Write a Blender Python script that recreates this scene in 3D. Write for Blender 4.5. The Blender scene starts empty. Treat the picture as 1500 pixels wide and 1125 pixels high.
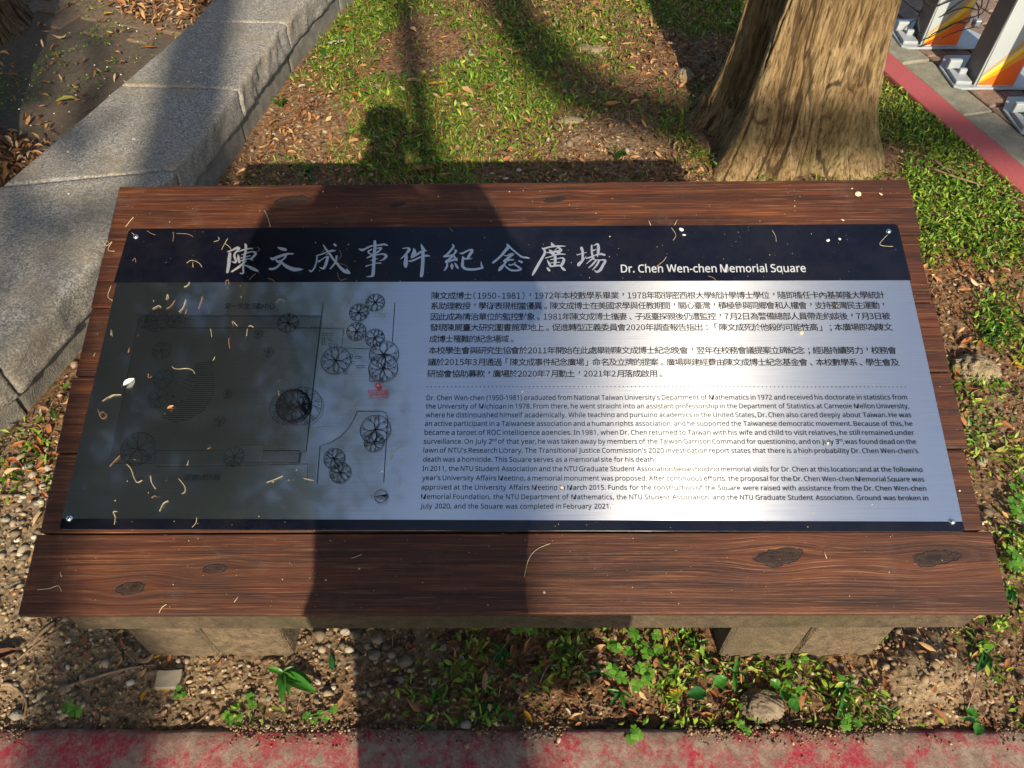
import bpy, bmesh, math, random, os
import numpy as np
from mathutils import Vector, Matrix, Euler
R = math.radians
random.seed(7); rng = np.random.default_rng(11)
S = bpy.context.scene; COL = S.collection

# ------------------------------------------------------------------ camera, sky, sun, exposure
F, CX, CY, TH, H = 1100.0, 750.0, 562.5, R(50), 1.5
cd = bpy.data.cameras.new('camera'); cam = bpy.data.objects.new('camera', cd); COL.objects.link(cam)
cam.location = (0, 0, H); cam.rotation_euler = (R(40), 0, 0)
cd.sensor_width = 36; cd.lens = F / 1500 * 36; cd.clip_start = 0.03; cd.clip_end = 600
S.camera = cam
SUN = Vector((0.14, -0.844, 0.52)).normalized()
w = bpy.data.worlds.new('World'); S.world = w; w.use_nodes = True
wn = w.node_tree.nodes; sky = wn.new('ShaderNodeTexSky'); sky.sky_type = 'NISHITA'; sky.sun_disc = False
sky.sun_elevation = math.asin(SUN.z); sky.sun_rotation = math.atan2(SUN.x, SUN.y)
sky.air_density = 1.0; sky.dust_density = 2.0; sky.ozone_density = 1.2
w.node_tree.links.new(sky.outputs[0], wn['Background'].inputs[0]); wn['Background'].inputs[1].default_value = 0.125
sl = bpy.data.lights.new('sun', 'SUN'); sl.energy = 5.0; sl.angle = R(0.55); sl.color = (1, .86, .66)
so = bpy.data.objects.new('sun', sl); COL.objects.link(so); so.rotation_euler = SUN.to_track_quat('Z', 'Y').to_euler(); so.location = (3, -12, 9)
S.view_settings.view_transform = 'Standard'; S.view_settings.look = 'None'
S.view_settings.exposure = 0.64; S.view_settings.gamma = 1.0; S.view_settings.use_curve_mapping = False
S.render.engine = 'CYCLES'; S.cycles.max_bounces = 6; S.cycles.transparent_max_bounces = 8; S.cycles.use_denoising = True

# ------------------------------------------------------------------ helpers
ct, st = math.cos(TH), math.sin(TH)
def ray(px, py):
    u, v = (px - CX) / F, (py - CY) / F
    return Vector((u, ct - st * v, -st - ct * v))
def gp(px, py, z=0.0):
    d = ray(px, py); t = (z - H) / d.z
    return Vector((d.x * t, d.y * t, z))
def proj(X, Y, Z=0.0):
    X, Y, Z = np.asarray(X, float), np.asarray(Y, float), np.asarray(Z, float) - H
    zc = Y * ct - Z * st; vc = -Y * st - Z * ct
    zc = np.where(np.abs(zc) < 1e-6, 1e-6, zc)
    return CX + F * X / zc, CY + F * vc / zc
BP0 = Vector((-0.0005, 0.4609, 0.4074)); BL = 0.7902
BR = Matrix.Rotation(0.001, 3, 'Z') @ Matrix.Rotation(0.3152, 3, 'X') @ Matrix.Rotation(-0.013, 3, 'Y')
BN = BR @ Vector((0, 0, 1))
def bp(px, py, h=0.0):
    d = ray(px, py); o = Vector((0, 0, H)); P = BP0 + BN * h
    t = (P - o).dot(BN) / d.dot(BN)
    l = BR.inverted() @ (o + d * t - BP0)
    return (l.x, l.y)

def setp(o, label=None, cat=None, group=None, kind=None):
    if label: o['label'] = label
    if cat: o['category'] = cat
    if group: o['group'] = group
    if kind: o['kind'] = kind
    return o
def mesh(name, V, Fc, mats=None, smooth=False, fm=None, tone=None, uv=None):
    m = bpy.data.meshes.new(name)
    if isinstance(V, np.ndarray) and isinstance(Fc, np.ndarray):
        nv, nf, k = len(V), len(Fc), Fc.shape[1]
        m.vertices.add(nv); m.vertices.foreach_set('co', np.ascontiguousarray(V, np.float32).ravel())
        m.loops.add(nf * k); m.loops.foreach_set('vertex_index', np.ascontiguousarray(Fc, np.int32).ravel())
        m.polygons.add(nf); m.polygons.foreach_set('loop_start', np.arange(0, nf * k, k, dtype=np.int32))
        m.polygons.foreach_set('loop_total', np.full(nf, k, np.int32)); m.update(calc_edges=True)
    else:
        m.from_pydata([tuple(v) for v in V], [], [tuple(f) for f in Fc]); m.update()
    if mats:
        for x in (mats if isinstance(mats, (list, tuple)) else [mats]): m.materials.append(x)
    if fm is not None: m.polygons.foreach_set('material_index', np.asarray(fm, np.int32))
    if smooth: m.polygons.foreach_set('use_smooth', np.ones(len(m.polygons), bool))
    if tone is not None:
        a = m.attributes.new('tone', 'FLOAT', 'POINT'); a.data.foreach_set('value', np.asarray(tone, np.float32))
    return m
def obj(name, me, parent=None, loc=(0, 0, 0), rot=None):
    o = bpy.data.objects.new(name, me); COL.objects.link(o)
    if parent: o.parent = parent
    o.location = loc
    if rot is not None: o.rotation_euler = rot
    return o
def empty(name, loc, label, cat, group=None, rot=None):
    o = bpy.data.objects.new(name, None); COL.objects.link(o); o.location = loc; o.empty_display_size = .05
    if rot is not None: o.rotation_euler = rot
    return setp(o, label, cat, group)
def bm_mesh(name, bm, mat, smooth=False):
    m = bpy.data.meshes.new(name); bm.normal_update(); bm.to_mesh(m); bm.free()
    for x in (mat if isinstance(mat, (list, tuple)) else [mat]): m.materials.append(x)
    if smooth: m.polygons.foreach_set('use_smooth', np.ones(len(m.polygons), bool))
    return m
def box_bm(x0, x1, y0, y1, z0, z1, bev=0.0, seg=1, cuts=0, wob=0.0, seed=0):
    bm = bmesh.new(); bmesh.ops.create_cube(bm, size=1)
    for v in bm.verts:
        v.co = Vector((x0 if v.co.x < 0 else x1, y0 if v.co.y < 0 else y1, z0 if v.co.z < 0 else z1))
    if cuts: bmesh.ops.subdivide_edges(bm, edges=bm.edges[:], cuts=cuts, use_grid_fill=True)
    if bev: 
        es = [e for e in bm.edges if len(e.link_faces) == 2 and e.calc_face_angle(0) > .5]
        bmesh.ops.bevel(bm, geom=es, offset=bev, segments=seg, affect='EDGES', profile=.6)
    if wob:
        r = random.Random(seed)
        for v in bm.verts: v.co += Vector((r.uniform(-1, 1), r.uniform(-1, 1), r.uniform(-1, 1))) * wob
    return bm
def prism_bm(pts, z0, z1, bev=0.0, seg=1):
    bm = bmesh.new(); b = [bm.verts.new((p[0], p[1], z0)) for p in pts]; t = [bm.verts.new((p[0], p[1], z1)) for p in pts]
    n = len(pts); bm.faces.new(b[::-1]); bm.faces.new(t)
    for i in range(n): bm.faces.new((b[i], b[(i + 1) % n], t[(i + 1) % n], t[i]))
    bmesh.ops.recalc_face_normals(bm, faces=bm.faces[:])
    if bev:
        es = [e for e in bm.edges if e.calc_face_angle(0) > .4]
        bmesh.ops.bevel(bm, geom=es, offset=bev, segments=seg, affect='EDGES', profile=.6)
    return bm
def hsh(i, j, s):
    n = (i.astype(np.int64) * 374761393 + j.astype(np.int64) * 668265263 + s * 1442695041) & 0xffffffff
    n = ((n ^ (n >> 13)) * 1274126177) & 0xffffffff
    return ((n ^ (n >> 16)) & 0xffff) / 65535.0
def vn(x, y, s=0, px=0):
    x, y = np.asarray(x, float), np.asarray(y, float)
    i, j = np.floor(x), np.floor(y); fx, fy = x - i, y - j; fx = fx * fx * (3 - 2 * fx); fy = fy * fy * (3 - 2 * fy)
    i0, i1 = (i % px, (i + 1) % px) if px else (i, i + 1)
    return (hsh(i0, j, s) * (1 - fx) + hsh(i1, j, s) * fx) * (1 - fy) + (hsh(i0, j + 1, s) * (1 - fx) + hsh(i1, j + 1, s) * fx) * fy
def fbm(x, y, s=0, o=4):
    return sum(vn(x * 2 ** k, y * 2 ** k, s + k) * .5 ** (k + 1) for k in range(o)) / (1 - .5 ** o)
def tube_np(pts, rad, n=6):
    pts = [Vector(p) for p in pts]; rad = rad if isinstance(rad, (list, tuple)) else [rad] * len(pts)
    V, Fc = [], []; up = Vector((0, 0, 1)); prev = None
    for i, p in enumerate(pts):
        d = (pts[min(i + 1, len(pts) - 1)] - pts[max(i - 1, 0)]).normalized()
        a = prev if prev is not None else (up.cross(d) if abs(d.z) < .95 else Vector((1, 0, 0)).cross(d))
        a = (a - d * a.dot(d)).normalized(); prev = a; b = d.cross(a)
        for k in range(n):
            t = 2 * math.pi * k / n; V.append(p + (a * math.cos(t) + b * math.sin(t)) * rad[i])
        if i:
            for k in range(n):
                q = (i - 1) * n; Fc.append((q + k, q + (k + 1) % n, q + n + (k + 1) % n, q + n + k))
    Fc.append(tuple(range(n))[::-1]); Fc.append(tuple(range(len(V) - n, len(V))))
    return V, Fc
def smooth_pts(P, n=6):
    P = [tuple(p) for p in P]; out = []
    if len(P) < 3: return P
    for i in range(len(P) - 1):
        p0, p1, p2, p3 = P[max(i - 1, 0)], P[i], P[i + 1], P[min(i + 2, len(P) - 1)]
        for k in range(n):
            t = k / n
            out.append(tuple(.5 * ((2 * b) + (-a + c) * t + (2 * a - 5 * b + 4 * c - d) * t * t + (-a + 3 * b - 3 * c + d) * t ** 3) for a, b, c, d in zip(p0, p1, p2, p3)))
    out.append(P[-1]); return out

# ------------------------------------------------------------------ materials
class NB:
    def __init__(s, name):
        s.m = bpy.data.materials.new(name); s.m.use_nodes = True; s.t = s.m.node_tree
        s.p = s.t.nodes['Principled BSDF']; s.o = s.t.nodes['Material Output']
    def n(s, ty, ins=None, **kw):
        x = s.t.nodes.new('ShaderNode' + ty)
        for k, v in kw.items(): setattr(x, k, v)
        for k, v in (ins or {}).items(): s.set(x.inputs[k], v)
        return x
    def set(s, sock, v):
        if isinstance(v, bpy.types.NodeSocket): s.t.links.new(v, sock)
        elif isinstance(v, bpy.types.Node): s.t.links.new(v.outputs[0], sock)
        else: sock.default_value = v
    def P(s, **kw):
        for k, v in kw.items(): s.set(s.p.inputs[k.replace('_', ' ')], v)
    def coord(s, out='Object', scale=(1, 1, 1), loc=(0, 0, 0), rot=(0, 0, 0)):
        c = s.n('TexCoord'); return s.n('Mapping', {0: c.outputs[out], 1: loc, 2: rot, 3: scale}).outputs[0]
    def world(s, scale=(1, 1, 1)):
        g = s.n('NewGeometry'); return s.n('Mapping', {0: g.outputs['Position'], 3: scale}).outputs[0]
    def noise(s, v, sc, det=4, rough=.55, dist=0):
        return s.n('TexNoise', {'Vector': v, 'Scale': sc, 'Detail': det, 'Roughness': rough, 'Distortion': dist}).outputs[0]
    def ramp(s, f, stops, interp='LINEAR'):
        x = s.n('ValToRGB', {0: f}); cr = x.color_ramp; cr.interpolation = interp
        while len(cr.elements) < len(stops): cr.elements.new(.5)
        for e, (p, c) in zip(cr.elements, stops):
            e.position = p; e.color = (c, c, c, 1) if isinstance(c, (int, float)) else (*c, 1)
        return x.outputs[0]
    def mix(s, f, a, b, mode='MIX'):
        x = s.n('Mix', data_type='RGBA', blend_type=mode)
        s.set(x.inputs[0], f)
        for i, v in ((6, a), (7, b)): s.set(x.inputs[i], (*v, 1) if isinstance(v, tuple) and len(v) == 3 else v)
        return x.outputs[2]
    def math(s, op, a, b=0.0, c=None):
        x = s.n('Math', {0: a, 1: b}, operation=op)
        if c is not None: s.set(x.inputs[2], c)
        return x.outputs[0]
    def bump(s, h, st=.5, d=.01, nrm=None):
        x = s.n('Bump', {'Height': h, 'Strength': st, 'Distance': d})
        if nrm: s.set(x.inputs['Normal'], nrm)
        return x.outputs[0]
def simple(name, col, rough=.6, var=.25, sc=40, bump=.0, metal=0, spec=.5):
    b = NB(name); v = b.coord(); f = b.noise(v, sc, 5)
    lo = tuple(c * (1 - var) for c in col); hi = tuple(min(1, c * (1 + var)) for c in col)
    b.P(Base_Color=b.ramp(f, [(.3, lo), (.7, hi)]), Roughness=rough, Metallic=metal)
    b.p.inputs['Specular IOR Level'].default_value = spec
    if bump: b.P(Normal=b.bump(f, bump, .003))
    return b.m

def mat_wood(knots, name='stained_wood', seed=0.0):
    b = NB(name); c = b.n('TexCoord').outputs['Object']; sp = b.n('SeparateXYZ', {0: c})
    x, y, z = sp.outputs[0], sp.outputs[1], sp.outputs[2]
    yy = y; kd = None
    for (kx, ky, rx, ry) in knots:
        dx = b.math('SUBTRACT', x, kx); dy = b.math('SUBTRACT', y, ky)
        dx = b.math('ADD', dx, b.math('MULTIPLY', dy, -.8))
        ax = b.math('DIVIDE', dx, rx); ay = b.math('DIVIDE', dy, ry)
        d2 = b.math('ADD', b.math('MULTIPLY', ax, ax), b.math('MULTIPLY', ay, ay))
        e = b.math('EXPONENT', b.math('MULTIPLY', d2, -.22))
        yy = b.math('SUBTRACT', yy, b.math('MULTIPLY', b.math('MULTIPLY', dy, e), .82))
        kd = d2 if kd is None else b.math('MINIMUM', kd, d2)
    v = b.n('CombineXYZ', {0: b.math('MULTIPLY', x, 1.5), 1: b.math('MULTIPLY', yy, 62.0), 2: b.math('ADD', b.math('MULTIPLY', z, 40), seed)}).outputs[0]
    oi = b.n('ObjectInfo').outputs['Random']
    v = b.n('VectorMath', {0: v, 1: b.n('CombineXYZ', {0: b.math('MULTIPLY', oi, 31), 1: b.math('MULTIPLY', oi, 17), 2: oi}).outputs[0]}, operation='ADD').outputs[0]
    g1 = b.noise(v, 1.6, 8, .66, .5); 
    v2 = b.n('Mapping', {0: v, 3: (.8, .35, .35)}).outputs[0]; g2 = b.noise(v2, 2.2, 6, .7, .6)
    v3 = b.n('Mapping', {0: v, 3: (3, 3.5, 3.5)}).outputs[0]; g3 = b.noise(v3, 2.0, 4, .65)
    big = b.noise(c, 5.0, 3, .5)
    col = b.ramp(g1, [(.25, (.015, .0055, .0035)), (.43, (.062, .019, .0085)), (.58, (.118, .037, .014)), (.78, (.22, .082, .030))])
    col = b.mix(b.ramp(g2, [(.40, 0.0), (.62, .55)]), col, (.020, .009, .007))
    col = b.mix(b.ramp(g3, [(.56, 0.0), (.74, .6)]), col, (.40, .18, .07))
    col = b.mix(b.ramp(big, [(.35, 0.0), (.7, .5)]), col, (.022, .010, .007))
    blot = b.noise(b.n('VectorMath', {0: b.n('CombineXYZ', {0: b.math('MULTIPLY', x, 3.0), 1: b.math('MULTIPLY', yy, 14.0), 2: seed}).outputs[0], 1: b.n('CombineXYZ', {0: oi, 1: b.math('MULTIPLY', oi, 9.0), 2: oi}).outputs[0]}, operation='ADD').outputs[0], 1.3, 5, .6, .8)
    col = b.mix(b.ramp(blot, [(.48, 0.0), (.70, .60)]), col, (.016, .007, .005))
    if kd is not None:
        kd = b.math('ADD', kd, b.math('MULTIPLY', b.math('SUBTRACT', b.noise(c, 38, 6, .7), .5), 3.4)); kd = b.math('MAXIMUM', kd, 0.0)
        rings = b.n('TexWave', {'Vector': b.n('CombineXYZ', {0: b.math('SQRT', kd), 1: 0.0, 2: 0.0}).outputs[0], 'Scale': 1.5, 'Distortion': 1.2, 'Detail': 2.0}).outputs[0]
        kc = b.mix(b.ramp(rings, [(.3, 0.0), (.8, 1.0)]), (.012, .007, .005), (.040, .020, .013))
        km = b.ramp(b.math('MULTIPLY', kd, .5), [(.40, 1.0), (.72, 0.0)])
        col = b.mix(km, col, kc)
        rim = b.ramp(b.math('MULTIPLY', kd, .5), [(.38, 0.0), (.5, .8), (.62, 0.0)])
        col = b.mix(rim, col, (.006, .004, .004))  # near-black ring paints a shadowed rim round each knot
    dust = b.ramp(b.noise(c, 9.0, 6, .75), [(.56, 0.0), (.82, .25)])
    col = b.mix(dust, col, (.20, .155, .13))
    b.P(Base_Color=col, Roughness=b.ramp(g2, [(.3, .42), (.7, .66)]))
    b.p.inputs['Specular IOR Level'].default_value = .32
    hgt = b.math('ADD', b.math('MULTIPLY', g1, 1.2), b.math('MULTIPLY', g3, .7))
    if kd is not None: hgt = b.math('SUBTRACT', hgt, b.math('MULTIPLY', rim, .8))
    b.P(Normal=b.bump(hgt, .75, .0016))
    return b.m
def mat_steel(name='brushed_steel', period=0, duty=0, ang=0, tint=1.0):
    """brushed steel; with a period it also carries a printed line screen"""
    b = NB(name)
    v = b.coord('Object', (6, 900, 6)); f = b.noise(v, 1.0, 2, .5)
    sm = b.noise(b.coord('Object', (5, 5, 5)), 1.0, 4, .6)
    sp = b.ramp(b.noise(b.coord('Object'), 160, 2, .5), [(.74, 0.0), (.80, .4)])
    colr = b.mix(b.ramp(f, [(.3, 0.0), (.7, 1.0)]), tuple(tint * c for c in (.62, .64, .655)), tuple(tint * c for c in (.74, .755, .765)))
    tn = b.n('Tangent', direction_type='UV_MAP', uv_map='UVMap').outputs[0]
    b.P(Base_Color=colr, Metallic=1.0, Roughness=.28, Anisotropic=1.0, Normal=b.bump(f, .35, .0004), Tangent=tn)
    g = b.n('BsdfGlossy', {'Color': (.76 * tint, .79 * tint, .82 * tint, 1), 'Roughness': .06})
    d = b.n('BsdfDiffuse', {'Color': (.33, .31, .28, 1)})
    mx = b.n('MixShader', {0: .46, 1: b.p.outputs[0], 2: g.outputs[0]})
    mx2 = b.n('MixShader', {0: b.math('ADD', b.math('MULTIPLY', sm, .018), b.math('MULTIPLY', sp, .5)), 1: mx.outputs[0], 2: d.outputs[0]})
    if period:
        v2 = b.coord('Object', (1, 1, 1), (0, 0, 0), (0, 0, ang)); y = b.n('SeparateXYZ', {0: v2}).outputs[1]
        mk = b.math('LESS_THAN', b.math('FRACT', b.math('DIVIDE', y, period)), duty)
        ink = b.n('BsdfDiffuse', {'Color': (.008, .010, .012, 1)}); mx2 = b.n('MixShader', {0: mk, 1: mx2.outputs[0], 2: ink.outputs[0]})
    b.set(b.o.inputs[0], mx2.outputs[0]); return b.m
def mat_print(name, col, rough=.22, coat=.0, dusty=.05, spec=.5):
    b = NB(name); sm = b.noise(b.coord('Object'), 7, 6, .7)
    sp = b.ramp(b.noise(b.coord('Object'), 150, 2, .5), [(.76, 0.0), (.80, .25)])
    f = b.math('ADD', b.math('MULTIPLY', b.ramp(sm, [(.4, 0.0), (.75, 1.0)]), dusty), sp)
    b.P(Base_Color=b.mix(f, col, (.30, .28, .25)), Roughness=rough); b.p.inputs['Specular IOR Level'].default_value = spec
    return b.m
def mat_granite():
    b = NB('granite'); c = b.coord('Object')
    f1 = b.n('TexVoronoi', {'Vector': c, 'Scale': 230.0}).outputs['Color']; f1 = b.n('SeparateColor', {0: f1}).outputs[0]
    f2 = b.noise(c, 420, 3, .7); f3 = b.noise(c, 6, 5, .65)
    col = b.ramp(f1, [(.0, (.045, .043, .04)), (.25, (.13, .125, .12)), (.6, (.26, .25, .23)), (.9, (.46, .44, .39))])
    col = b.mix(.35, col, b.ramp(f2, [(.35, (.09, .09, .095)), (.65, (.42, .40, .37))]))
    col = b.mix(b.ramp(f3, [(.38, 0.0), (.66, .6)]), col, (.23, .195, .13))
    st = b.ramp(b.noise(c, 9, 8, .82), [(.54, 0.0), (.70, .6)]); col = b.mix(st, col, (.07, .068, .06))
    b.P(Base_Color=col, Roughness=.85); b.p.inputs['Specular IOR Level'].default_value = .3
    b.P(Normal=b.bump(b.math('ADD', f2, b.math('MULTIPLY', b.noise(c, 120, 4, .7), 2)), .55, .0025)); return b.m
def mat_concrete(name, c1, c2, sc=30, bump=.6, moss=None):
    b = NB(name); c = b.coord('Object')
    f = b.noise(c, sc, 8, .75); g = b.noise(c, 3.2, 4, .6); k = b.n('TexVoronoi', {'Vector': c, 'Scale': 210.0}).outputs[0]
    col = b.mix(b.ramp(f, [(.35, 0.0), (.65, 1.0)]), c1, c2)
    col = b.mix(b.ramp(k, [(.0, .55), (.5, 0.0)]), col, tuple(x * .45 for x in c1))
    if moss: col = b.mix(b.ramp(g, [(.48, 0.0), (.66, .75)]), col, moss)
    b.P(Base_Color=col, Roughness=.92, Normal=b.bump(b.math('ADD', f, b.math('MULTIPLY', k, .6)), bump, .004)); return b.m
def mat_redpaint(name, red, wear_lo, wear_hi):
    b = NB(name); c = b.world(); f = b.math('ADD', b.math('MULTIPLY', b.noise(c, 7, 9, .8), .6), b.math('MULTIPLY', b.noise(c, 28, 8, .8), .4)); s = b.noise(c, 150, 6, .8)
    conc = b.mix(b.ramp(b.noise(c, 45, 7, .8), [(.35, 0.0), (.65, 1.0)]), (.13, .105, .075), (.34, .29, .215))
    conc = b.mix(b.ramp(b.n('TexVoronoi', {'Vector': c, 'Scale': 330.0}).outputs[0], [(0.0, .6), (.4, 0.0)]), conc, (.05, .04, .03))
    rd = b.mix(b.ramp(s, [(.35, 0.0), (.7, 1.0)]), tuple(x * .8 for x in red), tuple(x * 1.15 for x in red))
    w = b.ramp(b.math('ADD', b.math('MULTIPLY', f, .72), b.math('MULTIPLY', s, .28)), [(wear_lo, 1.0), (wear_hi, .12)])
    b.P(Base_Color=b.mix(w, conc, rd), Roughness=.85, Normal=b.bump(s, .7, .003)); return b.m
def mat_bark(name, c1, c2, c3):
    b = NB(name); c = b.n('TexCoord').outputs['Object']
    v = b.n('Mapping', {0: c, 3: (9, 9, 1.6)}).outputs[0]; v2 = b.n('Mapping', {0: c, 3: (60, 60, 6)}).outputs[0]
    f = b.noise(v, 2, 8, .7, .6); g = b.noise(v2, 2, 7, .75, .4); k = b.noise(c, 3, 4, .6)
    col = b.ramp(f, [(.32, c1), (.48, c2), (.68, c3)])
    col = b.mix(b.ramp(g, [(.38, .9), (.54, 0.0)]), col, tuple(x * .45 for x in c1)); col = b.mix(b.ramp(g, [(.60, 0.0), (.75, .5)]), col, tuple(min(1, x * 1.35) for x in c3))
    col = b.mix(b.ramp(k, [(.5, 0.0), (.72, .45)]), col, (.16, .17, .06))
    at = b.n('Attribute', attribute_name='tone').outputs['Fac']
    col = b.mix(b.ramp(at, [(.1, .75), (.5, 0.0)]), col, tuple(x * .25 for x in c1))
    b.P(Base_Color=col, Roughness=.9, Normal=b.bump(b.math('ADD', b.math('MULTIPLY', f, .6), g), 1.0, .014)); b.p.inputs['Specular IOR Level'].default_value = .2
    return b.m
def mat_tone(name, stops, rough=.6, trans=.3, tw=None, sp=.35, rand=False, sc=30):
    b = NB(name)
    t = b.n('ObjectInfo').outputs['Random'] if rand else b.n('Attribute', attribute_name='tone').outputs['Fac']
    f = b.noise(b.coord('Object'), sc, 4, .6)
    t2 = b.math('ADD', t, b.math('MULTIPLY', b.math('SUBTRACT', f, .5), .35))
    col = b.ramp(t2, stops); b.P(Base_Color=col, Roughness=rough); b.p.inputs['Specular IOR Level'].default_value = sp
    if trans:
        tr = b.n('BsdfTranslucent', {'Color': b.mix(1.0, col, (tw or (1, 1, .6)), 'MULTIPLY')})
        b.set(b.o.inputs[0], b.n('MixShader', {0: trans, 1: b.p.outputs[0], 2: tr.outputs[0]}).outputs[0])
    return b.m
def mat_ground():
    b = NB('soil'); c = b.world()
    f = b.noise(c, 5, 8, .7); g = b.noise(c, 70, 7, .78); k = b.noise(c, 1.1, 4, .6)
    vo = b.n('TexVoronoi', {'Vector': c, 'Scale': 95.0, 'Randomness': 1.0}); vc = b.n('SeparateColor', {0: vo.outputs['Color']}).outputs[0]
    wet = b.ramp(b.n('Attribute', attribute_name='tone').outputs['Fac'], [(.0, 0.0), (1.0, 1.0)])
    sand = b.mix(b.ramp(g, [(.32, 0.0), (.66, 1.0)]), (.12, .082, .045), (.40, .30, .18))
    lawn = b.mix(b.ramp(g, [(.34, 0.0), (.64, 1.0)]), (.075, .042, .021), (.30, .165, .08))
    col = b.mix(wet, lawn, sand)
    col = b.mix(b.ramp(vc, [(.86, 0.0), (.92, .5)]), col, (.30, .24, .17))
    col = b.mix(b.ramp(vc, [(.10, .7), (.20, 0.0)]), col, (.05, .028, .018))
    b.P(Base_Color=col, Roughness=.95, Normal=b.bump(b.math('ADD', g, b.math('MULTIPLY', vo.outputs[0], .5)), 1.0, .008)); b.p.inputs['Specular IOR Level'].default_value = .2
    return b.m
M = {}
M['steel'] = mat_steel()
M['navy'] = mat_print('navy_film', (.0025, .003, .008), .16, dusty=.03, spec=.55)
M['ink'] = mat_print('black_print', (.004, .005, .008), .35, dusty=.008, spec=.22)
M['ink_soft'] = mat_print('thin_black_print', (.006, .008, .011), .32, dusty=.008, spec=.22)
M['ink_grey'] = mat_steel('map_grey_print', .0009, .25, R(60), .9)
M['ink_red'] = mat_print('red_print', (.55, .025, .03), .3, dusty=.02)
M['ink_white'] = mat_print('pale_print', (.40, .42, .45), .3, dusty=.02)
M['hatch'] = mat_steel('map_hatch_print', .0024, .24, R(38), .92)
M['deck'] = mat_steel('map_deck_print', .0036, .5, 0, .85)
M['granite'] = mat_granite()
M['base'] = mat_concrete('bench_base_concrete', (.10, .095, .08), (.22, .205, .17), 20)
M['block'] = mat_concrete('rough_block', (.05, .034, .019), (.19, .135, .075), 48, 1.0, (.07, .055, .03))
M['fascia'] = mat_concrete('dusty_underboard', (.03, .020, .011), (.10, .070, .038), 40, .6, (.035, .04, .012))
M['redkerb'] = mat_redpaint('worn_red_paint', (.33, .020, .042), .43, .53)
M['redkerb2'] = mat_redpaint('faded_red_paint', (.36, .075, .08), .60, .80)
M['bark'] = mat_bark('pale_fibrous_bark', (.12, .072, .032), (.29, .195, .09), (.47, .35, .19))
M['bark2'] = mat_bark('brown_bark', (.06, .032, .018), (.16, .095, .055), (.28, .18, .11))
M['soil'] = mat_ground()
M['grass'] = mat_tone('grass_blades', [(.0, (.04, .08, .012)), (.25, (.10, .17, .02)), (.5, (.20, .27, .03)), (.75, (.36, .36, .055)), (1.0, (.52, .40, .17))], .5, .35)
M['cover'] = mat_tone('small_green_leaves', [(.0, (.025, .08, .014)), (.4, (.075, .19, .018)), (.75, (.21, .34, .03)), (1.0, (.38, .42, .06))], .42, .3)
M['steel_print'] = mat_print('bare_steel_lettering', (.72, .74, .76), .34, dusty=.02); M['steel_print'].node_tree.nodes['Principled BSDF'].inputs['Metallic'].default_value = .8
M['clover'] = mat_tone('fresh_clover_leaf', [(.0, (.06, .20, .02)), (1.0, (.17, .38, .05))], .45, .35, rand=True, sc=90)
M['weed'] = mat_tone('broad_weed_leaf', [(.0, (.018, .10, .02)), (1.0, (.06, .22, .025))], .38, .3, rand=True, sc=60)
M['litter'] = mat_tone('dead_leaf_pieces', [(.0, (.04, .018, .011)), (.3, (.15, .065, .028)), (.6, (.33, .155, .06)), (.85, (.50, .30, .13)), (1.0, (.60, .45, .26))], .65, .18, (1, .6, .3), sc=80)
M['dryleaf'] = mat_tone('dry_leaf', [(.0, (.10, .04, .02)), (.4, (.26, .10, .035)), (.75, (.42, .21, .08)), (1.0, (.50, .33, .16))], .6, .2, (1, .6, .3), rand=True, sc=55)
M['yellow'] = mat_tone('yellow_leaf', [(.0, (.50, .27, .02)), (1.0, (.62, .40, .05))], .5, .3, (1, .8, .2), rand=True, sc=60)
M['olive'] = mat_tone('olive_leaf', [(.0, (.30, .28, .04)), (1.0, (.45, .40, .10))], .5, .3, (1, .9, .3), rand=True, sc=60)
M['orange'] = mat_tone('orange_leaf', [(.0, (.30, .095, .03)), (.6, (.44, .18, .06)), (1.0, (.50, .27, .11))], .55, .3, (1, .6, .3), rand=True, sc=60)
M['greyleaf'] = mat_tone('bleached_leaf', [(.0, (.34, .30, .24)), (1.0, (.45, .41, .35))], .7, .1, rand=True, sc=60)
M['crown'] = mat_tone('tree_leaves', [(.0, (.012, .035, .008)), (.6, (.035, .085, .015)), (1.0, (.08, .14, .02))], .5, .3)
M['stone'] = mat_tone('pebble', [(.0, (.07, .055, .038)), (.5, (.19, .145, .095)), (1.0, (.42, .35, .26))], .85, 0, sc=160)
M['stone_r'] = mat_tone('pebble_stone', [(.0, (.14, .115, .085)), (.6, (.27, .235, .18)), (1.0, (.48, .44, .37))], .85, 0, rand=True, sc=70)
M['crumb'] = mat_tone('soil_crumbs', [(.0, (.05, .028, .016)), (.6, (.20, .13, .07)), (1.0, (.40, .30, .18))], .95, 0, sc=90)
M['brick'] = mat_concrete('brown_paver', (.13, .085, .062), (.27, .185, .135), 35, .8)
M['brick2'] = mat_concrete('mossy_brick', (.085, .06, .038), (.20, .14, .085), 30, .8, (.075, .085, .02))
M['mortar'] = mat_concrete('sand_joint', (.06, .045, .03), (.12, .09, .06), 60)
M['flag'] = mat_concrete('mossy_kerbstone', (.15, .145, .11), (.28, .27, .21), 18, .7, (.13, .12, .05))
M['path'] = mat_concrete('footpath_concrete', (.20, .18, .15), (.32, .29, .24), 15, .5)
M['whitemetal'] = simple('white_painted_metal', (.34, .38, .40), .35, .05, 8)
M['greymetal'] = simple('grey_painted_metal', (.30, .34, .37), .4, .10, 12)
M['darkmetal'] = simple('dark_grey_metal', (.085, .085, .09), .45, .15, 12)
M['f_orange'] = simple('orange_film', (.80, .13, .015), .3, .08, 9)
M['f_amber'] = simple('amber_film', (.78, .30, .02), .3, .08, 9)
M['f_yellow'] = simple('yellow_film', (.85, .58, .015), .3, .06, 9)
M['f_tan'] = simple('tan_film', (.52, .30, .09), .3, .08, 9)
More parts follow.
